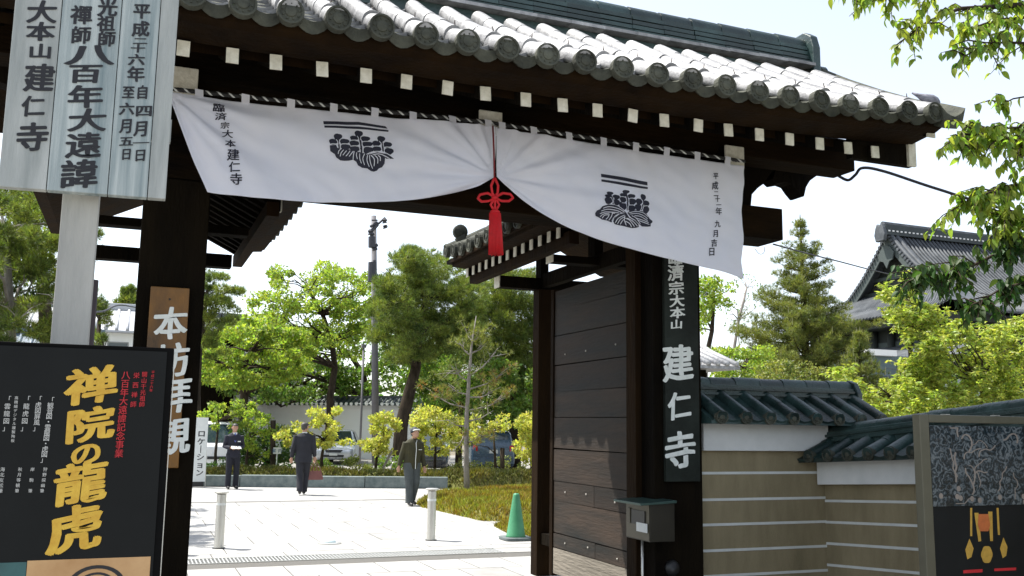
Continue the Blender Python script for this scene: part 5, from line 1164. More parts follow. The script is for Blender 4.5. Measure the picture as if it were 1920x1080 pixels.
# ================================================================== HOUSES AND SMALL ROOFS
def hip(name, label, cat, xa, xb, yf, yb, ze, zr, ov, wallm, tm, rib=.3, gable=True, base=-.32, win=(), roofcol=None):
    th = thing(name, ((xa+xb)/2, (yf+yb)/2, 0), label, cat)
    MB().box(xa+ov, xb-ov, yf+ov, yb-ov, base, ze+.1).build('wall_block', wallm, th)
    ym = (yf+yb)/2; r = MB(); P = [(yf, ze), (yf, ze+.08), (ym, zr), (yb, ze+.08), (yb, ze)]
    r.add([(x, y, z) for x in (xa, xb) for y, z in P], [tuple(range(5)), tuple(range(9,4,-1))]+[(j,(j+1)%5,(j+1)%5+5,j+5) for j in range(5)]); rf = r.build('roof', tm, th)
    rb = MB(); n = int((xb-xa)/rib)
    for i in range(n+1):
        x = xa+.05+i*rib; rb.tube([(x,yf-.02,ze+.12),(x,(yf+ym)/2,(ze+zr)/2+.03),(x,ym,zr+.03)], .07, 6)
    rb.build('tile_rows', tm, rf, smooth=True, kind='stuff')
    MB().box(xa-.03, xb+.03, ym-.14, ym+.14, zr-.05, zr+.28).build('ridge', tm, rf, bevel=.03)
    for (x0, x1, z0, z1) in win:
        w_ = MB().box(x0, x1, yf+ov-.03, yf+ov-.002, z0, z1).build('window', mat('window_frame', (.25,.25,.24), .5, .1, 5), th)
        MB().box(x0+.05, x1-.05, yf+ov-.035, yf+ov-.031, z0+.05, z1-.05).build('pane', glass_c, w_)
    return th
hip('small_gatehouse', 'small pale tiled roof building just beyond the wall beside the name board', 'building', 11.9, 13.95, 19.8, 24.2, 3.12, 4.05, .6, wood_dark, tile_m, rib=.27)
hip('house', 'house with grey tiled roof behind the white wall under the trees', 'house', 4.5, 10.5, 58, 66, 4.6, 6.6, .8, plas_far, tile_far, .4, win=((4.5,5.6,3.2,4.4),(6.4,7.4,3.2,4.4)))
hl = hip('house', 'pale house with light roof seen left of the left gate pillar', 'house', -9, 0.5, 46, 53, 5.6, 7.0, .6, plas_far, mat('light_roof', (.42,.43,.45), .5, .08, 2, coords='World'), .45, win=((-3.2,-2.2,4.2,5.2),(-1.2,-.3,4.2,5.2)))
hip('shed', 'low pale gabled shed in front of the light roofed house', 'shed', -4.6, -1.2, 40, 43, 4.1, 5.0, .3, plas_far, mat('blue_grey_roof', (.12,.16,.2), .5, .1, 2, coords='World'), .4)
hip('house', 'distant grey tiled house behind the pine at the left side of the opening', 'house', 1.6, 6.0, 56, 61, 6.6, 7.8, .6, wood_dark, tile_far, .4)
# ================================================================== UTILITY POLE
up_ = thing('utility_pole', (11.0, 45, 0), 'tall grey utility pole with insulators and brackets between the green trees', 'utility pole')
conc = mat('pole_concrete', (.16,.155,.165), .8, .12, 4, coords='World')
MB().tube([(10.98,45,-.3),(10.45,45,11.8)], [.19,.13], 14).build('pole', conc, up_, smooth=True)
dkc = mat('pole_hardware', (.05,.05,.06), .7, .2, 8)
PX = lambda x, y, dy=0: at(x, y, Y=45-.3)+Vector((0,dy,0))
for a, b_, w_ in (((708,417),(694,425),.09),((708,421),(693,437),.11),((708,459),(697,464),.1),((707,466),(699,468),.1),((709,420),(722,408),.07),((708,413),(697,413),.05)):
    MB().tube([PX(*a), PX(*b_)], w_*.8, 6).build('bracket', dkc, up_)
for x, y, h in ((694,430,10),(697,436,9),(721,410,8),(722,422,6)): MB().tube([PX(x,y), PX(x+.5,y+h*.35), PX(x,y+h*.7), PX(x+.5,y+h)], [.08,.14,.08,.14], 8).build('insulator', dkc, up_)
MB().tube([PX(697,444), PX(697,464)],   .17, 10).build('switch_box', dkc, up_); MB().tube([PX(700,443), PX(700,462)], .06, 8).build('fuse', conc, up_)
MB().tube([PX(698,492), PX(697,528)], .2, 10).build('transformer', dkc, up_); MB().tube([PX(702,488), PX(701,532)], .08, 8).build('conduit', dkc, up_)
q = at(682, 652, Y=42); lp = MB().tube([(q.x,42,-.3),(q.x,42,q.z)], .05, 8).build('lamp_post', conc, None, smooth=True); tag(lp, 'thin grey post standing left of the tall utility pole', 'post')
MB().box(q.x-.1, q.x+.1, 41.9, 42.1, q.z, q.z+.15).build('post_cap', conc, lp)
q = at(174, 525, Y=14); o = MB().tube([(q.x,14,0),(q.x,14,q.z)], .075, 10).build('dark_pole', mat('dark_pole', (.04,.03,.035), .8, .2, 8), None); tag(o, 'dark slim pole right of the wooden tablet post', 'pole')
wire('overhead_wire', [at(166,585,Y=14), at(195,583,Y=20), at(225,572,Y=26), at(262,578,Y=33)], .02, 'pale wire curving from the dark pole behind the left pillar')
for (x, y0, y1, Y, w_, lab) in ((512,788,890,28,.075,'thick wooden stake between the two suited men'),(942,840,905,27,.07,'wooden stake in front of the blue grey minivan'),(1075,800,850,27,.06,'hidden stake')):
    if x > 1000: continue
    a, b_ = at(x, y0, Y=Y), at(x, y1, Y=Y); o = MB().tube([(b_.x,Y,0),(a.x,Y,a.z)], w_, 9).build('wooden_stake', bark, None, smooth=True); tag(o, lab, 'stake')
sg = thing('plant_label', (5.0, 27.8, 0), 'tiny white notice on a stick in front of the shrubs', 'sign'); q = at(520, 845, Y=27.8)
MB().box(q.x-.11, q.x+.11, 27.8, 27.82, q.z-.09, q.z+.09).build('plate', cream, sg); MB().tube([(q.x,27.83,0),(q.x,27.83,q.z)], .015, 6).build('stick', cream, sg)
write(put([('案',514,845,8),('内',525,845,8)], 27.8), yplane(27.798), 'lettering', mat('blue_print', (.03,.1,.2), .5, .1, 5), sg, .02)
# ================================================================== TEMPLE HALL
tp = thing('temple_hall', (75, 62, 0), 'large temple hall with sweeping grey tiled hip and gable roof beyond the bushes', 'temple')
XG, YF, YR, YP, ZP = 60.0, 52.5, 73.5, 63.2, 18.6
cz = lambda t: t+.72*(t*t-t)          # concave profile 0 eave .. 1 ridge
def zf(y): t = (y-YF)/(YP-YF) if y <= YP else (YR-y)/(YR-YP); return 10.7+(ZP-10.7)*cz(max(0, min(1, t)))
b = MB(); ysm = [YF+(YP-YF)*i/12 for i in range(13)]; ysr = [YP+(YR-YP)*i/12 for i in range(1, 13)]; ya = ysm+ysr
def zc_(y, x):  # corner upturn
    return .5*max(0, 1-(x-56)/9)**2*max(0, 1-abs(y-YF)/6)
for x0, x1 in ((XG, 110),):
    P = [(y, zf(y)) for y in ya]; n_ = len(P); vs = [(x, y, z) for x in (x0, x1) for y, z in P]+[(x, y, z-.35) for x in (x0, x1) for y, z in P]
    fs = []
    for i in range(n_-1): fs += [(i, i+1, n_+i+1, n_+i), (2*n_+i, 3*n_+i, 3*n_+i+1, 2*n_+i+1), (i, 2*n_+i, 2*n_+i+1, i+1), (n_+i, n_+i+1, 3*n_+i+1, 3*n_+i)]
    b.add(vs, fs)
troof = b.build('roof', tile_far, tp, flip=True)
# skirt on the gable side
sk = MB(); SX = 55.6; nn = 16
for i in range(nn):
    y0, y1 = YF+(YR-YF)*i/nn, YF+(YR-YF)*(i+1)/nn
    def E0(y): u = abs(2*(y-YF)/(YR-YF)-1); return (SX, YF-.0+(y-YF), 10.7+.7*u**6)
    def E1(y): yy = YF+4.4+(y-YF)*((YR-YF)-8.8)/(YR-YF); return (XG+.6, yy, 13.4)
    def EM(y): a, c = E0(y), E1(y); return ((a[0]+c[0])/2, (a[1]+c[1])/2, (a[2]+c[2])/2-.35)
    sk.quad(E0(y0), E0(y1), EM(y1), EM(y0)).quad(EM(y0), EM(y1), E1(y1), E1(y0))
skirt = sk.build('skirt_roof', tile_far, tp, flip=False)
rb = MB()
for i in range(56):
    y = YF+(YR-YF)*(i+.5)/56; rb.tube([tuple(Vector(E0(y))+Vector((-.1,0,.08))), tuple(Vector(EM(y))+Vector((0,0,.1))), tuple(Vector(E1(y))+Vector((0,0,.08)))], .11, 6)
rb.build('tile_rows', tile_far, skirt, smooth=True, kind='stuff')
fr = MB()  # front corner piece between the skirt and the main slope
fr.quad((SX, YF, 11.4), (XG+.6, YF+4.4, 13.4), (XG+.3, YF, 10.9)); fr.build('corner_slope', tile_far, tp, flip=False)
rb = MB()
for i in range(90):
    x = XG+.3+i*.45; rb.tube([(x, y, zf(y)+.08) for y in ysm[::2]], .11, 6)
rb.build('tile_rows', tile_far, troof, smooth=True, kind='stuff')
# gable: rolls along the rake with discs, barge boards, pediment
rk = MB(); 
for i in range(len(ya)-1):
    ya0, ya1 = ya[i], ya[i+1]
for off_, zz_ in ((.15,.22),(.75,.22)): rk.tube([(XG+off_, y, zf(y)+zz_) for y in ya], .2, 7)
rk.build('rake_ridges', tile_far, tp, smooth=True)
rme_ = MB().tube([(-.1,0,0),(.7,0,0)], .14, 7).mesh('rake_tile', tile_far)
for i in range(46):
    y = YF+4.6+(YR-YF-9.0)*i/45; link('rake_tile', rme_, (XG-.12, y, zf(y)+.02), tp)
tdk = mat('temple_timber', (.012,.016,.014), .8, 0, 1, col2=(.03,.035,.03), coords='World'); tgr = mat('temple_gable_white', (.06,.075,.072), .9, .1, 1, coords='World')
bg_ = MB(); yy = [y for y in ya if YF+4 < y < YR-4.]
vs = [(XG-.05, y, zf(y)-.1) for y in yy]+[(XG-.05, y, zf(y)-1.0) for y in yy]+[(XG+.12, y, zf(y)-.1) for y in yy]+[(XG+.12, y, zf(y)-1.0) for y in yy]; k = len(yy)
bg_.add(vs, [(i, i+1, k+i+1, k+i) for i in range(k-1)]+[(2*k+i, 3*k+i, 3*k+i+1, 2*k+i+1) for i in range(k-1)]+[(k+i, k+i+1, 3*k+i+1, 3*k+i) for i in range(k-1)]).build('barge_board', tgr, tp, flip=False)
MB().add([(XG+1.1, y, zf(y)-.5) for y in yy]+[(XG+1.1, yy[-1], 12.8), (XG+1.1, yy[0], 12.8)], [tuple(range(k+2))]).build('gable_wall', tdk, tp, flip=False)
gp_ = MB().prism([(-.9,16.9),(-.5,17.4),(0,17.7),(.5,17.4),(.9,16.9),(.7,16.3),(.35,16.2),(0,15.6),(-.35,16.2),(-.7,16.3)], lambda u, v, t: (XG-.12-t, YP+u, v), 0, .12).build('gable_pendant', tgr, tp)
for z in (13.6, 14.8): MB().box(XG+.9, XG+1.08, YP-4.8+(z-13.6)*1.4, YP+4.8-(z-13.6)*1.4, z, z+.3).build('gable_beam', tgr, tp)
MB().box(XG-.5, 110, YP-.45, YP+.45, ZP-.1, ZP+.75).build('main_ridge', mat('dark_ridge', (.03,.04,.042), .6, .3, 1, coords='World'), troof)
MB().tube([(XG-.5, YP, ZP+.85), (75, YP, ZP+.75), (110, YP, ZP+.9)], .28, 8).build('ridge_roll', tile_far, troof)
dk_me = MB().box(-.1, .1, -.5, -.44, 0, .12).mesh('ridge_dot', plas_far)
for i in range(60): link('ridge_dot', dk_me, (XG-.2+i*.45, YP, ZP+.18), troof)
MB().prism([(-.6,17.9),(-.8,18.5),(-.6,19.1),(-.35,19.5),(0,19.3),(.35,19.5),(.6,19.1),(.8,18.5),(.6,17.9)], lambda u, v, t: (XG-.55-t, YP+u*.8, v), 0, .35).build('ridge_end_tile', tile_far, troof, bevel=.08)
MB().box(SX+.6, 110, YF+.7, YR-.7, 10.0, 10.6).build('eave_timbers', tdk, tp)
MB().box(SX+2.6, 110, YF+3, YR-3, 0, 10.0).build('hall_body', tdk, tp)
for i in range(9):
    y = YF+2.8+i*(YR-YF-5.6)/8; MB().tube([(SX+2.3, y, 0), (SX+2.3, y, 10)], .3, 8).build('column', tdk, tp, smooth=True)
for i in range(8):
    y = YF+2.8+(i+.5)*(YR-YF-5.6)/8; MB().box(SX+2.5, SX+2.58, y-.95, y+.95, 5.4, 9.0).build('wall_panel', tgr, tp)
MB().add([(SX-1.5, YF-2, 7.2), (SX-1.5, YR+2, 7.2), (SX+2.4, YR, 8.6), (SX+2.4, YF, 8.6), (SX-1.5, YF-2, 7.0), (SX-1.5, YR+2, 7.0)], [(0,1,2,3),(0,4,5,1)]).build('lower_roof', tile_far, tp, flip=False)
# pale annex seen under the eaves
an = thing('annex', (44, 50, 0), 'pale grey annex with flat eaves half hidden between the pine and the bright bushes', 'building')
a, b2 = at(1622, 655, Y=44), at(1700, 700, Y=44)
MB().box(a.x, b2.x+3, 44, 47, 0, a.z-.3).build('wall_block', mat('annex_wall', (.10,.14,.15), .7, .15, 1, coords='World'), an)
MB().box(a.x-.2, a.x+2.0, 43.6, 44.2, a.z-.35, a.z).build('eave', plas_far, an); MB().box(a.x+2.6, a.x+2.75, 43.8, 43.98, 0, a.z-.4).build('downpipe', tile_far, an)
MB().add([(a.x-3, 41, 3.4), (b2.x+4, 41, 3.4), (b2.x+4, 43.9, 4.9), (a.x-3, 43.9, 4.9), (a.x-3, 41, 3.2), (b2.x+4, 41, 3.2)], [(0,1,2,3),(0,4,5,1)]).build('lower_roof', tile_far, an, flip=False)

# ================================================================== TREES
T_ = tree
def conifer(name, label, x, ytop, ybase, Y, wpx, seed, m=lf_pine, tiers=15, per=26, nl=.16, nw=.012, group=None, clump=.34, prof=None):
    """layered pine: whorls of boughs with tufts; measured from the photo"""
    rg = random.Random(seed); top = at(x, ytop, Y=Y); base = Vector((top.x, Y, 0)); th = thing(name, base, label, 'tree', group)
    z0 = at(x, ybase, Y=Y).z; R = wpx*.5*pxm(top); tb = MB(); tb.tube([base, base.lerp(top, .5)+Vector((.05,0,0)), top], [top.z*.018+.03, top.z*.012+.02, .012], 8)
    cs, rs = [], []
    for i in range(tiers):
        t = i/(tiers-1); z = z0+(top.z-z0)*(t**.9)*.93; r = R*(prof(t) if prof else (1-t)**.75)*rg.uniform(.8,1.12)
        nb = max(3, int(9*(1-t)+3)); a0 = rg.uniform(0, 6)
        for k in range(nb):
            a = a0+2*PI*k/nb+rg.uniform(-.3,.3); rr = r*rg.uniform(.65,1.12); e = Vector((base.x+math.cos(a)*rr, Y+math.sin(a)*rr, z+rr*rg.uniform(.08,.3)))
            s_ = Vector((base.x, Y, z-rr*.08)); tb.tube([s_, s_.lerp(e,.5)-Vector((0,0,rr*.06)), e], [.02+.02*(1-t), .014, .006], 4, cap=False)
            nc = max(1, int(rr/(clump*.75)))
            for q in range(nc):
                u = 1-q/(nc+.5)*.9; p = s_.lerp(e, u); cs.append(p+Vector((rg.uniform(-.1,.1), rg.uniform(-.1,.1), rg.uniform(0,.1)))); rs.append(clump*rg.uniform(.6,1.1)*(.5+.5*(1-t)+.1))
        if t > .6: cs.append(Vector((base.x, Y, z))); rs.append(clump*.4)
    tb.build('trunk', bark, th, smooth=True)
    P, d = blob_pts(cs, rs, per, .6, .3); V, lo = needles_V(P, d*.7+np.array([0,0,.7]), nl, nw, 10); np_obj('crown', V, lo, 3, m, th)
    cd = MB()
    for c, r in zip(cs, rs):
        if rg.random() < .5: cd.tube([c+Vector((0,0,r*.3)), c+Vector((rg.uniform(-.02,.02),0,r*.6+.16))], [.012,.005], 4, cap=False)
    cd.build('candles', mat('pale_shoot', (.32,.30,.16), .7, .2, 5), th, kind='stuff'); return th
# big deciduous tree
T_('broadleaf_tree', 'tall light green broadleaf tree with dark forked trunk behind the white wall', 'tree', [(462,600),(478,548),(498,508),(540,498),(590,498),(650,502),(700,520),(722,575),(718,640),(712,690),(660,675),(600,650),(560,665),(520,675),(480,650)], 50, [(620,800),(619,745),(628,690),(622,640),(605,590),(580,545)], .21, 165, (8,24), lf_bright, per=120, ll=.18, lw=.10, depth=3.2, seed=3, kids=60, flat=.6)
T_('broadleaf_tree', 'bright green layered maple left of the tall broadleaf tree', 'tree', [(372,650),(400,625),(440,600),(500,598),(560,620),(585,660),(560,700),(520,715),(470,725),(420,720),(380,730)], 38, [(455,790),(458,740),(450,700),(470,660)], .2, 110, (9,24), lf_bright, per=170, ll=.15, lw=.09, depth=2.6, seed=4, flat=.38, kids=34)
T_('broadleaf_tree', 'mid green tree filling the gap below the tall broadleaf crown', 'tree', [(380,640),(470,630),(600,615),(720,600),(800,600),(900,640),(905,720),(780,745),(700,746),(560,742),(440,742),(380,742)], 56, [(690,800),(688,740),(680,700),(660,670)], .3, 120, (12,26), lf_mid, per=150, ll=.24, lw=.14, depth=3.5, seed=14, kids=24)
T_('pine_tree', 'broad dark pine with leaning trunk right of the utility pole', 'tree', [(705,600),(712,555),(722,520),(745,488),(775,468),(800,470),(832,492),(860,505),(885,520),(900,560),(905,610),(880,655),(850,660),(810,668),(770,680),(735,672),(708,650)], 36, [(748,875),(752,800),(768,735),(780,690),(785,620),(800,560)], .30, 210, (11,27), lf_pine, 'needle', per=95, ll=.22, lw=.017, depth=2.6, seed=5, flat=.45, kids=26)
T_('pine_tree', 'second dark pine right of the leaning pine behind the small side roof', 'tree', [(870,515),(905,498),(950,505),(1000,515),(1040,540),(1040,640),(1030,740),(980,745),(930,735),(890,700),(860,650),(862,580)], 41, [(965,850),(966,780),(962,720),(955,640)], .32, 210, (13,30), lf_pine, 'needle', per=95, ll=.25, lw=.02, depth=2.4, seed=6, flat=.55, kids=22)
T_('broadleaf_tree', 'mid green shrubby tree behind the thin sapling', 'tree', [(770,660),(830,650),(900,680),(1020,700),(1020,800),(900,790),(830,780),(770,770)], 38, [(860,850),(862,790),(866,750)], .16, 80, (10,24), lf_mid, per=140, ll=.17, lw=.1, depth=1.5, seed=15, kids=10)
T_('pine_tree', 'cloud pruned pine with curved branches right beside the left pillar', 'tree', [(372,520),(395,492),(430,505),(455,520),(462,545),(430,560),(445,590),(420,620),(395,640),(440,660),(400,680),(365,660),(350,560)], 30, [(372,860),(365,740),(372,640),(385,560)], .2, 44, (9,19), lf_pine, 'needle', per=70, ll=.16, lw=.014, depth=.9, seed=7, flat=.45, kids=20)
# left of the left pillar
T_('pine_tree', 'tall green pine behind the wooden tablet at the left edge', 'tree', [(-120,330),(0,345),(60,350),(140,365),(185,385),(190,440),(175,480),(150,520),(160,560),(140,620),(130,680),(0,700),(-140,700)], 17, [(20,900),(24,760),(20,600),(10,430)], .11, 210, (12,30), lf_pine, 'needle', per=75, ll=.12, lw=.010, depth=1.6, seed=8, flat=.6, kids=44, barkm=bark_l)
T_('broadleaf_tree', 'bright broadleaf tree mixed with the pine at the left edge', 'tree', [(-80,360),(60,360),(150,370),(182,400),(178,450),(120,500),(0,520),(-80,520)], 21, [(90,900),(92,700),(80,520),(60,430)], .18, 50, (14,28), lf_bright, per=110, ll=.12, lw=.07, depth=1.4, seed=9, kids=16)
conifer('conifer', 'small distant conifer between the two left posts above the roofs', 243, 540, 640, 55, 60, 21, tiers=9, per=20, nl=.35, nw=.05, clump=.6)
T_('pine_tree', 'scraggly pine right of the wooden tablet post', 'tree', [(172,530),(200,560),(208,590),(190,640),(170,655),(165,580)], 30, [(180,880),(182,700),(186,600)], .12, 14, (8,15), lf_pine, 'needle', per=50, ll=.16, lw=.014, depth=.6, seed=10, kids=10)
# yellow-green shrubs along the planted strip
sh = [([(518,815),(552,795),(575,772),(600,768),(655,766),(668,788),(640,798),(625,815),(665,828),(655,842),(600,840),(570,836),(530,832)], 27.2, [(604,900),(603,860),(608,825),(612,795)], 30, 'rosy yellow shrub in front of the silver car'),
      ([(700,777),(735,770),(750,790),(745,812),(735,850),(715,852),(690,845),(680,828),(702,815),(692,798)], 27.0, [(702,905),(706,860),(720,815)], 28, 'golden yellow shrub between the silver car and the capped man'),
      ([(772,790),(790,765),(830,770),(862,785),(862,830),(845,852),(800,850),(780,830)], 28.0, [(815,895),(816,850),(818,815)], 44, 'dense yellow shrub right behind the capped man'),
      ([(965,800),(985,772),(1015,768),(1030,800),(1030,850),(1000,872),(970,860),(955,830)], 26.5, [(998,910),(996,850),(998,810)], 36, 'yellow shrub next to the rear gate post'),
      ([(868,800),(905,775),(950,780),(955,806),(925,815),(895,812),(885,850),(868,845)], 27.5, [(930,905),(928,850),(925,810)], 20, 'small yellow crowned shrub over the minivan roof'),
      ([(375,775),(400,755),(450,752),(505,768),(500,792),(455,800),(440,812),(400,800),(376,800)], 27.6, [(404,905),(404,850),(410,790)], 34, 'airy yellow green shrub above the white van'),
      ([(455,790),(500,782),(545,800),(540,825),(500,838),(520,860),(470,860),(450,830)], 28.4, [(465,905),(462,860),(470,820)], 24, 'low yellow green shrub between the two suited men')]
for i, (pl, Y, tr, n, lab) in enumerate(sh):
    n = (52, 44, 84, 66, 20, 34, 22)[i]
    T_('shrub', lab, 'shrub', pl, Y, tr, .055, n, (4,12), lf_yellow if i in (0,1,2,3,4) else lf_bright, per=62, ll=.10, lw=.055, depth=.75, seed=30+i, kids=16, flat=.6)
T_('shrub', 'dark green bush behind the man in the navy suit', 'shrub', [(440,800),(500,795),(560,810),(555,868),(500,880),(445,872)], 29.5, [(500,905),(500,870),(500,840)], .06, 34, (12,20), lf_dark, per=120, ll=.10, lw=.06, depth=.5, seed=41, kids=5)
T_('shrub', 'low olive bush in front of the silver car bumper', 'shrub', [(640,868),(660,858),(690,862),(700,885),(640,888)], 26.8, [(668,900),(668,888),(668,878)], .03, 10, (7,11), lf_pine2, per=90, ll=.07, lw=.03, depth=.3, seed=42, kids=2)
for i, (pl, Y, lab, m_) in enumerate((([(540,868),(600,858),(640,872),(640,892),(540,892)], 27.9, 'flat dark low bush right of the man in the dark suit', lf_mid), ([(690,862),(760,856),(790,868),(790,890),(690,890)], 27.9, 'low dark bush under the golden shrub left of the capped man', lf_mid), ([(905,866),(960,856),(1010,862),(1010,892),(905,892)], 27.9, 'low dull bush below the minivan', lf_pine2), ([(385,866),(440,862),(445,890),(385,892)], 27.6, 'low dark bush left of the man in the navy suit', lf_dark))):
    T_('shrub', lab, 'shrub', pl, Y, [((pl[0][0]+pl[1][0])/2+20,905),((pl[0][0]+pl[1][0])/2+20,890),((pl[0][0]+pl[1][0])/2+22,878)], .03, 22, (5,10), m_, per=70, ll=.07, lw=.035, depth=.35, seed=80+i, kids=4)
T_('shrub', 'low olive bush behind the moss strip by the sapling', 'shrub', [(790,868),(860,862),(905,870),(905,895),(790,892)], 27.4, [(850,905),(850,890),(850,880)], .03, 16, (8,13), lf_pine2, per=90, ll=.07, lw=.03, depth=.3, seed=43, kids=2)
# leaning stakes under the golden shrub
a, b2 = at(735, 845, Y=26.9), at(712, 890, Y=26.9); o = MB().tube([b2, a], .035, 7).build('support_stake', bark_l, None); tag(o, 'pale leaning support stake under the golden shrub', 'stake')
# sapling on the moss bed
sp = thing('pine_sapling', (at(875,938,Z=0).x, 20.5, 0), 'thin young pine sapling with sparse brownish twigs on the moss mound', 'tree'); q = [at(x, y, Y=20.5) for x, y in ((876,938),(874,860),(875,780),(880,700),(884,650),(893,592))]; q[0].z = 0
tb = MB(); tb.tube(q, [.075,.062,.052,.040,.026,.008], 10); rg = random.Random(77); cs, rs = [], []
tb.tube([q[0]+Vector((0,0,-.02)), q[0]+Vector((0,0,.12))], [.13,.076], 10)
for x, y, ex, ey in ((875,800,835,785),(875,810,850,845),(876,790,925,770),(878,740,840,722),(878,745,925,735),(880,715,850,690),(881,705,930,660),(882,690,830,700),(884,668,860,640),(884,662,915,640),(886,640,905,618),(886,640,872,615),(877,765,812,740),(877,770,950,745),(879,730,945,700),(876,830,905,812)):
    s_ = at(x, y, Y=20.5); e = at(ex, ey, Y=20.5+rg.uniform(-.5,.5)); m_ = s_.lerp(e, .5)+Vector((0,0,-.06)); tb.tube([s_, m_, e], [.02,.014,.006], 5, cap=False)
    for k in range(6):
        u = rg.uniform(.35,1.15); c = s_.lerp(e, u)+Vector((rg.uniform(-.2,.2), rg.uniform(-.25,.25), rg.uniform(-.12,.2))); tb.tube([s_.lerp(e, min(1,u)*.8), c], [.008,.004], 4, cap=False); cs.append(c); rs.append(rg.uniform(.08,.17))
tb.build('trunk', bark_l, sp, smooth=True)
P, d = blob_pts(cs, rs, 12, .8, .3); V, lo = needles_V(P, d+np.array([0,0,.5]), .11, .008, 8); np_obj('crown', V, lo, 3, lf_pine2, sp)
h = len(cs)//4; P, d = blob_pts(cs[-h:], [r*.7 for r in rs[-h:]], 8, .8, .3); V, lo = needles_V(P, d+np.array([0,0,.5]), .10, .009, 8); np_obj('rusty_needles', V, lo, 3, lf_rust, sp)
# right side
conifer('conical_pine', 'tall conical pine with layered boughs and a bare tip right of the gate', 1500, 402, 715, 26, 250, 22, m=lf_pine2, tiers=14, per=34, nl=.15, nw=.012, clump=.31, prof=lambda t: (1-t)**.85*1.08 if t > .15 else .8+t*.6)
conifer('conical_pine', 'short young pine between the tall conical pine and the bright bushes', 1608, 622, 760, 22, 90, 23, m=lf_pine2, tiers=9, per=22, nl=.13, nw=.011, clump=.25)
T_('broadleaf_tree', 'thin light green tree with open branches right of the name board', 'tree', [(1300,520),(1330,500),(1370,530),(1378,560),(1350,590),(1330,620),(1300,640)], 33, [(1318,800),(1322,680),(1335,620),(1338,570)], .14, 30, (9,17), lf_bright, per=70, ll=.15, lw=.09, depth=1, seed=50, kids=20)
T_('broadleaf_tree', 'sparse bare twigged tree behind the banner corner', 'tree', [(1370,510),(1420,495),(1430,560),(1400,620),(1360,640),(1350,590)], 36, [(1370,800),(1372,680),(1385,600),(1400,540)], .1, 16, (8,14), lf_mid, per=14, ll=.12, lw=.07, depth=1, seed=51, kids=16, barkm=bark_l)
T_('broadleaf_tree', 'low light green tree row above the small gatehouse roof', 'tree', [(1330,665),(1380,650),(1440,655),(1445,720),(1400,725),(1345,722)], 24, [(1395,900),(1395,760),(1395,690)], .1, 34, (11,20), lf_bright, per=130, ll=.11, lw=.06, depth=1.2, seed=52, kids=12)
T_('broadleaf_tree', 'olive undergrowth at the foot of the conical pine', 'shrub', [(1395,690),(1450,680),(1560,690),(1590,700),(1590,740),(1400,735)], 20, [(1480,900),(1480,790),(1480,720)], .08, 34, (12,20), lf_pine2, per=130, ll=.09, lw=.04, depth=.8, seed=53, kids=10)
def droopy(name, label, poly, Y, trunk, n, seed, m=lf_yellow):
    rg = random.Random(seed); cs, rs = clumps(poly, Y, n, (13,27), .8, seed); base = [at(x, y, Y=Y) for x, y in trunk]; base[0].z = 0
    th = thing(name, (base[0].x, Y, 0), label, 'tree'); tb = MB(); limbs(tb, base, None, cs, rg, .06, 8, min(46, n)); tb.build('trunk', bark, th, smooth=True)
    cs = np.array(cs); P, A = [], []
    for c, r in zip(cs, rs):
        for k in range(26):
            o_ = RN.normal(size=3)*r*.5; o_[2] *= .8; hub = c+o_; nl_ = RN.integers(7, 12)
            for q_ in range(nl_):
                a = RN.uniform(0, 2*PI); P.append(hub); A.append((math.cos(a)*.8, math.sin(a)*.8, RN.uniform(-.9,.25)))
    V, lo = leaf_V(np.array(P), np.array(A), .085, .032); np_obj('crown', V, lo, 4, m, th); return th
lf_new = leafmat('new_camphor_leaf', (.25,.31,.055), (.44,.49,.12), .55, .5, .4, 3.5)
droopy('young_tree', 'tallest bright yellow green young tree in front of the temple roof', [(1650,575),(1662,545),(1700,510),(1722,525),(1735,570),(1755,600),(1745,650),(1712,650),(1690,600)], 12.2, [(1720,1000),(1718,760),(1705,640),(1690,560)], 30, 60, lf_new)
droopy('young_tree', 'bright young tree with drooping leaves left of the framed board', [(1560,708),(1585,688),(1605,718),(1635,742),(1655,712),(1690,705),(1705,655),(1750,645),(1770,720),(1760,780),(1690,785),(1640,790),(1620,770),(1575,735)], 12.0, [(1690,1000),(1690,850),(1690,760)], 64, 61, lf_new)
droopy('young_tree', 'bright young tree with dense leaf clusters above the framed board', [(1740,640),(1790,600),(1850,620),(1900,600),(1960,600),(1990,800),(1900,775),(1820,770),(1745,780)], 11.6, [(1850,1000),(1848,850),(1840,720)], 100, 62, lf_new)
T_('broadleaf_tree', 'shadowy green bush behind the bright young trees', 'shrub', [(1600,715),(1700,700),(1920,690),(1980,800),(1640,800)], 14, [(1760,1000),(1760,850),(1760,760)], .06, 60, (16,26), lf_mid, per=110, ll=.08, lw=.045, depth=.6, seed=63, kids=10)
# far green mass closing the view between the trunks and far behind
def mass(label, pts, z, n, seed, m=lf_mid, ll=.5):
    rg = random.Random(seed); P = []
    for i in range(n):
        k = rg.randrange(len(pts)-1); t = rg.random(); a, b_ = Vector(pts[k]), Vector(pts[k+1]); q = a.lerp(b_, t); hgt = z*(.7+.3*noise.noise((q.x*.08, q.y*.08, seed))+.15*noise.noise((q.x*.4, q.y*.4, 1)))
        P.append((q.x+rg.uniform(-2,2), q.y+rg.uniform(-2,2), rg.uniform(0,1)**.8*hgt))
    P = np.array(P); V, lo = leaf_V(P, RN.normal(size=P.shape), ll, ll*.6); o = np_obj('far_trees', V, lo, 4, m, None, 'stuff'); o['label'] = label; o['category'] = 'trees'
T_('broadleaf_tree', 'green tree closing the gap between the leaning pine trunk and the sapling', 'tree', [(760,640),(820,650),(880,690),(890,760),(800,765),(765,720)], 44, [(820,860),(822,800),(820,740)], .16, 60, (12,24), lf_mid, per=130, ll=.2, lw=.12, depth=1.5, seed=91, kids=14)
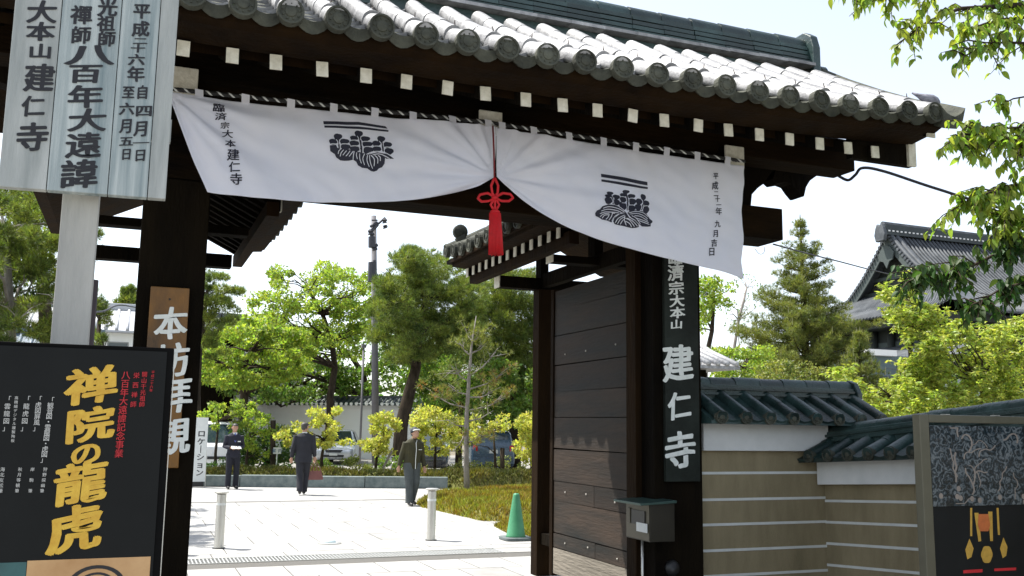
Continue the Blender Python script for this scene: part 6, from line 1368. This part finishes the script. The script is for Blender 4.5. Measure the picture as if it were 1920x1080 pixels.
mass('far mass of green trees along the horizon behind the houses', [(-60,80,0),(0,72,0),(40,74,0),(60,110,0)], 6.5, 26000, 5)
mass('low far trees right of the gate behind the temple', [(30,60,0),(46,62,0),(54,48,0)], 4.6, 9000, 6)

# ================================================================== CHERRY BRANCHES (upper right)
chy = thing('cherry_tree', (10.4, 5.6, 0), 'cherry tree reaching in from the right with fresh green leaves against the sky', 'tree')
CY = 4.7
tb = MB(); K0 = Vector((10.4,5.6,0)); tb.tube([K0, K0+Vector((-.1,0,1.6)), K0+Vector((-.4,-.1,3.0)), K0+Vector((-.9,-.2,4.6)), K0+Vector((-1.5,-.4,6.2))], [.22,.18,.15,.11,.06], 12)
fork = K0+Vector((-.5,-.1,3.4))
lpos = []  # (point, preferred down)
rg = random.Random(5)
def cbranch(pts, Y, r, twigs, spread, leaves, dense=1.0, m=0):
    P = [at(x, y, Y=Y+dy) for x, y, dy in pts]; st = P[0]+Vector((1.2,.3,-.25)); tb.tube([fork.lerp(st,.2), st]+P, [r*1.8, r*1.5]+[r*(1-.8*i/(len(P)-1)) for i in range(len(P))], 6)
    for k in range(twigs):
        i = rg.randrange(len(P)-1); s_ = P[i].lerp(P[i+1], rg.random()); e = s_+Vector((rg.uniform(-1,.5)*spread, rg.uniform(-.6,.6)*spread, rg.uniform(-.9,.45)*spread)); mm_ = s_.lerp(e,.5)+Vector((0,0,.12*spread))
        tb.tube([s_, mm_, e], [.007,.005,.002], 4, cap=False)
        for q in range(leaves):
            u = (q+rg.random())/leaves; p = (s_.lerp(mm_, u*2) if u < .5 else mm_.lerp(e, u*2-1)); lpos.append((p+Vector((rg.uniform(-.015,.015),)*3), m))
    for i in range(int(14*dense)):
        k = rg.randrange(len(P)-1); lpos.append((P[k].lerp(P[k+1], rg.random()), m))
cbranch([(2050,-20,0),(1960,5,0),(1880,12,0),(1800,16,0),(1740,40,.1),(1680,85,.1)], CY, .026, 34, .26, 9)
cbranch([(2050,-60,0),(1900,-30,0),(1780,-25,0),(1680,-15,0),(1600,-5,0)], CY, .02, 44, .24, 9)
cbranch([(2060,70,0),(1960,82,0),(1900,80,0),(1850,80,0),(1800,112,0)], CY-.1, .014, 26, .26, 8)
cbranch([(2050,10,0),(1940,30,0),(1860,40,0),(1800,60,0)], CY+.2, .02, 34, .28, 10)
cbranch([(2060,150,0),(1960,175,0),(1900,185,0),(1870,200,0)], CY, .012, 10, .2, 8)
cbranch([(2060,300,0),(1970,290,0),(1900,262,0),(1850,255,0),(1800,268,0)], CY-.1, .016, 66, .26, 12)
cbranch([(2060,330,0),(1960,342,0),(1880,350,0),(1830,372,0),(1790,390,0)], CY, .018, 60, .24, 12)
cbranch([(2060,430,0),(1960,420,0),(1900,410,0),(1860,400,0)], CY+.1, .014, 50, .24, 11)
cbranch([(2060,560,0),(1960,470,0),(1910,440,0),(1870,430,0)], CY+.2, .014, 40, .22, 11, m=1)
cbranch([(2060,240,0),(1950,235,0),(1890,240,0),(1820,240,0)], CY+.1, .012, 30, .2, 9)
cbranch([(2060,420,0),(1960,440,0),(1890,465,0),(1820,500,0),(1760,520,0),(1715,522,0)], CY+.3, .02, 74, .24, 12, m=1)
cbranch([(2060,500,0),(1960,520,0),(1880,540,0),(1830,570,0)], CY+.35, .018, 44, .22, 12, m=1)
tb.build('trunk', bark, chy, smooth=True)
def leaf_mesh(L, W, m, fold, bend):
    n = 6; vs = []; fs = []
    for i in range(n+1):
        t = i/n; w = W*.5*math.sin(PI*min(1, t**.8))*(1-.25*t); z = -bend*t*t*L
        vs += [(-w, t*L, z+fold*w), (0, t*L, z), (w, t*L, z+fold*w)]
    for i in range(n): a = 3*i; fs += [(a, a+1, a+4, a+3), (a+1, a+2, a+5, a+4)]
    return MB().add(vs, fs).mesh('leaf', m, flip=False)
lms = [[leaf_mesh(.078, .045, m, .35, .25), leaf_mesh(.066, .040, m, .2, .4), leaf_mesh(.085, .046, m, .5, .1)] for m in (lf_cherry, lf_dark)]
for ms in lms:
    for me in ms: me.polygons.foreach_set('use_smooth', [True]*len(me.polygons))
rg.shuffle(lpos)
def leaf_rot(): return (Matrix.Rotation(rg.uniform(0, 2*PI), 3, 'Z') @ Matrix.Rotation(rg.uniform(-1.45,-.35), 3, 'X') @ Matrix.Rotation(rg.uniform(-.7,.7), 3, 'Y'))
rest = [MB(), MB()]
lpos.sort(key=lambda q: 0 if q[1] == 0 and q[0].x/q[0].y < 1.19 else 1)
for i, (p, m) in enumerate(lpos):
    R = leaf_rot(); s_ = rg.uniform(.65,1.15)
    if i < 290: link('leaf', lms[m][i % 3], p, chy, R.to_euler(), (s_, s_, s_))
    else:
        me = lms[m][i % 3]; rest[m].add([p+R@(Vector(v.co)*s_) for v in me.vertices], [tuple(f.vertices) for f in me.polygons])
rest[0].build('foliage', lf_cherry, chy, smooth=True, flip=False, kind='stuff'); rest[1].build('dark_foliage', lf_dark, chy, smooth=True, flip=False, kind='stuff')

for o in scene.objects:
    if '_l' in o: del o['_l']
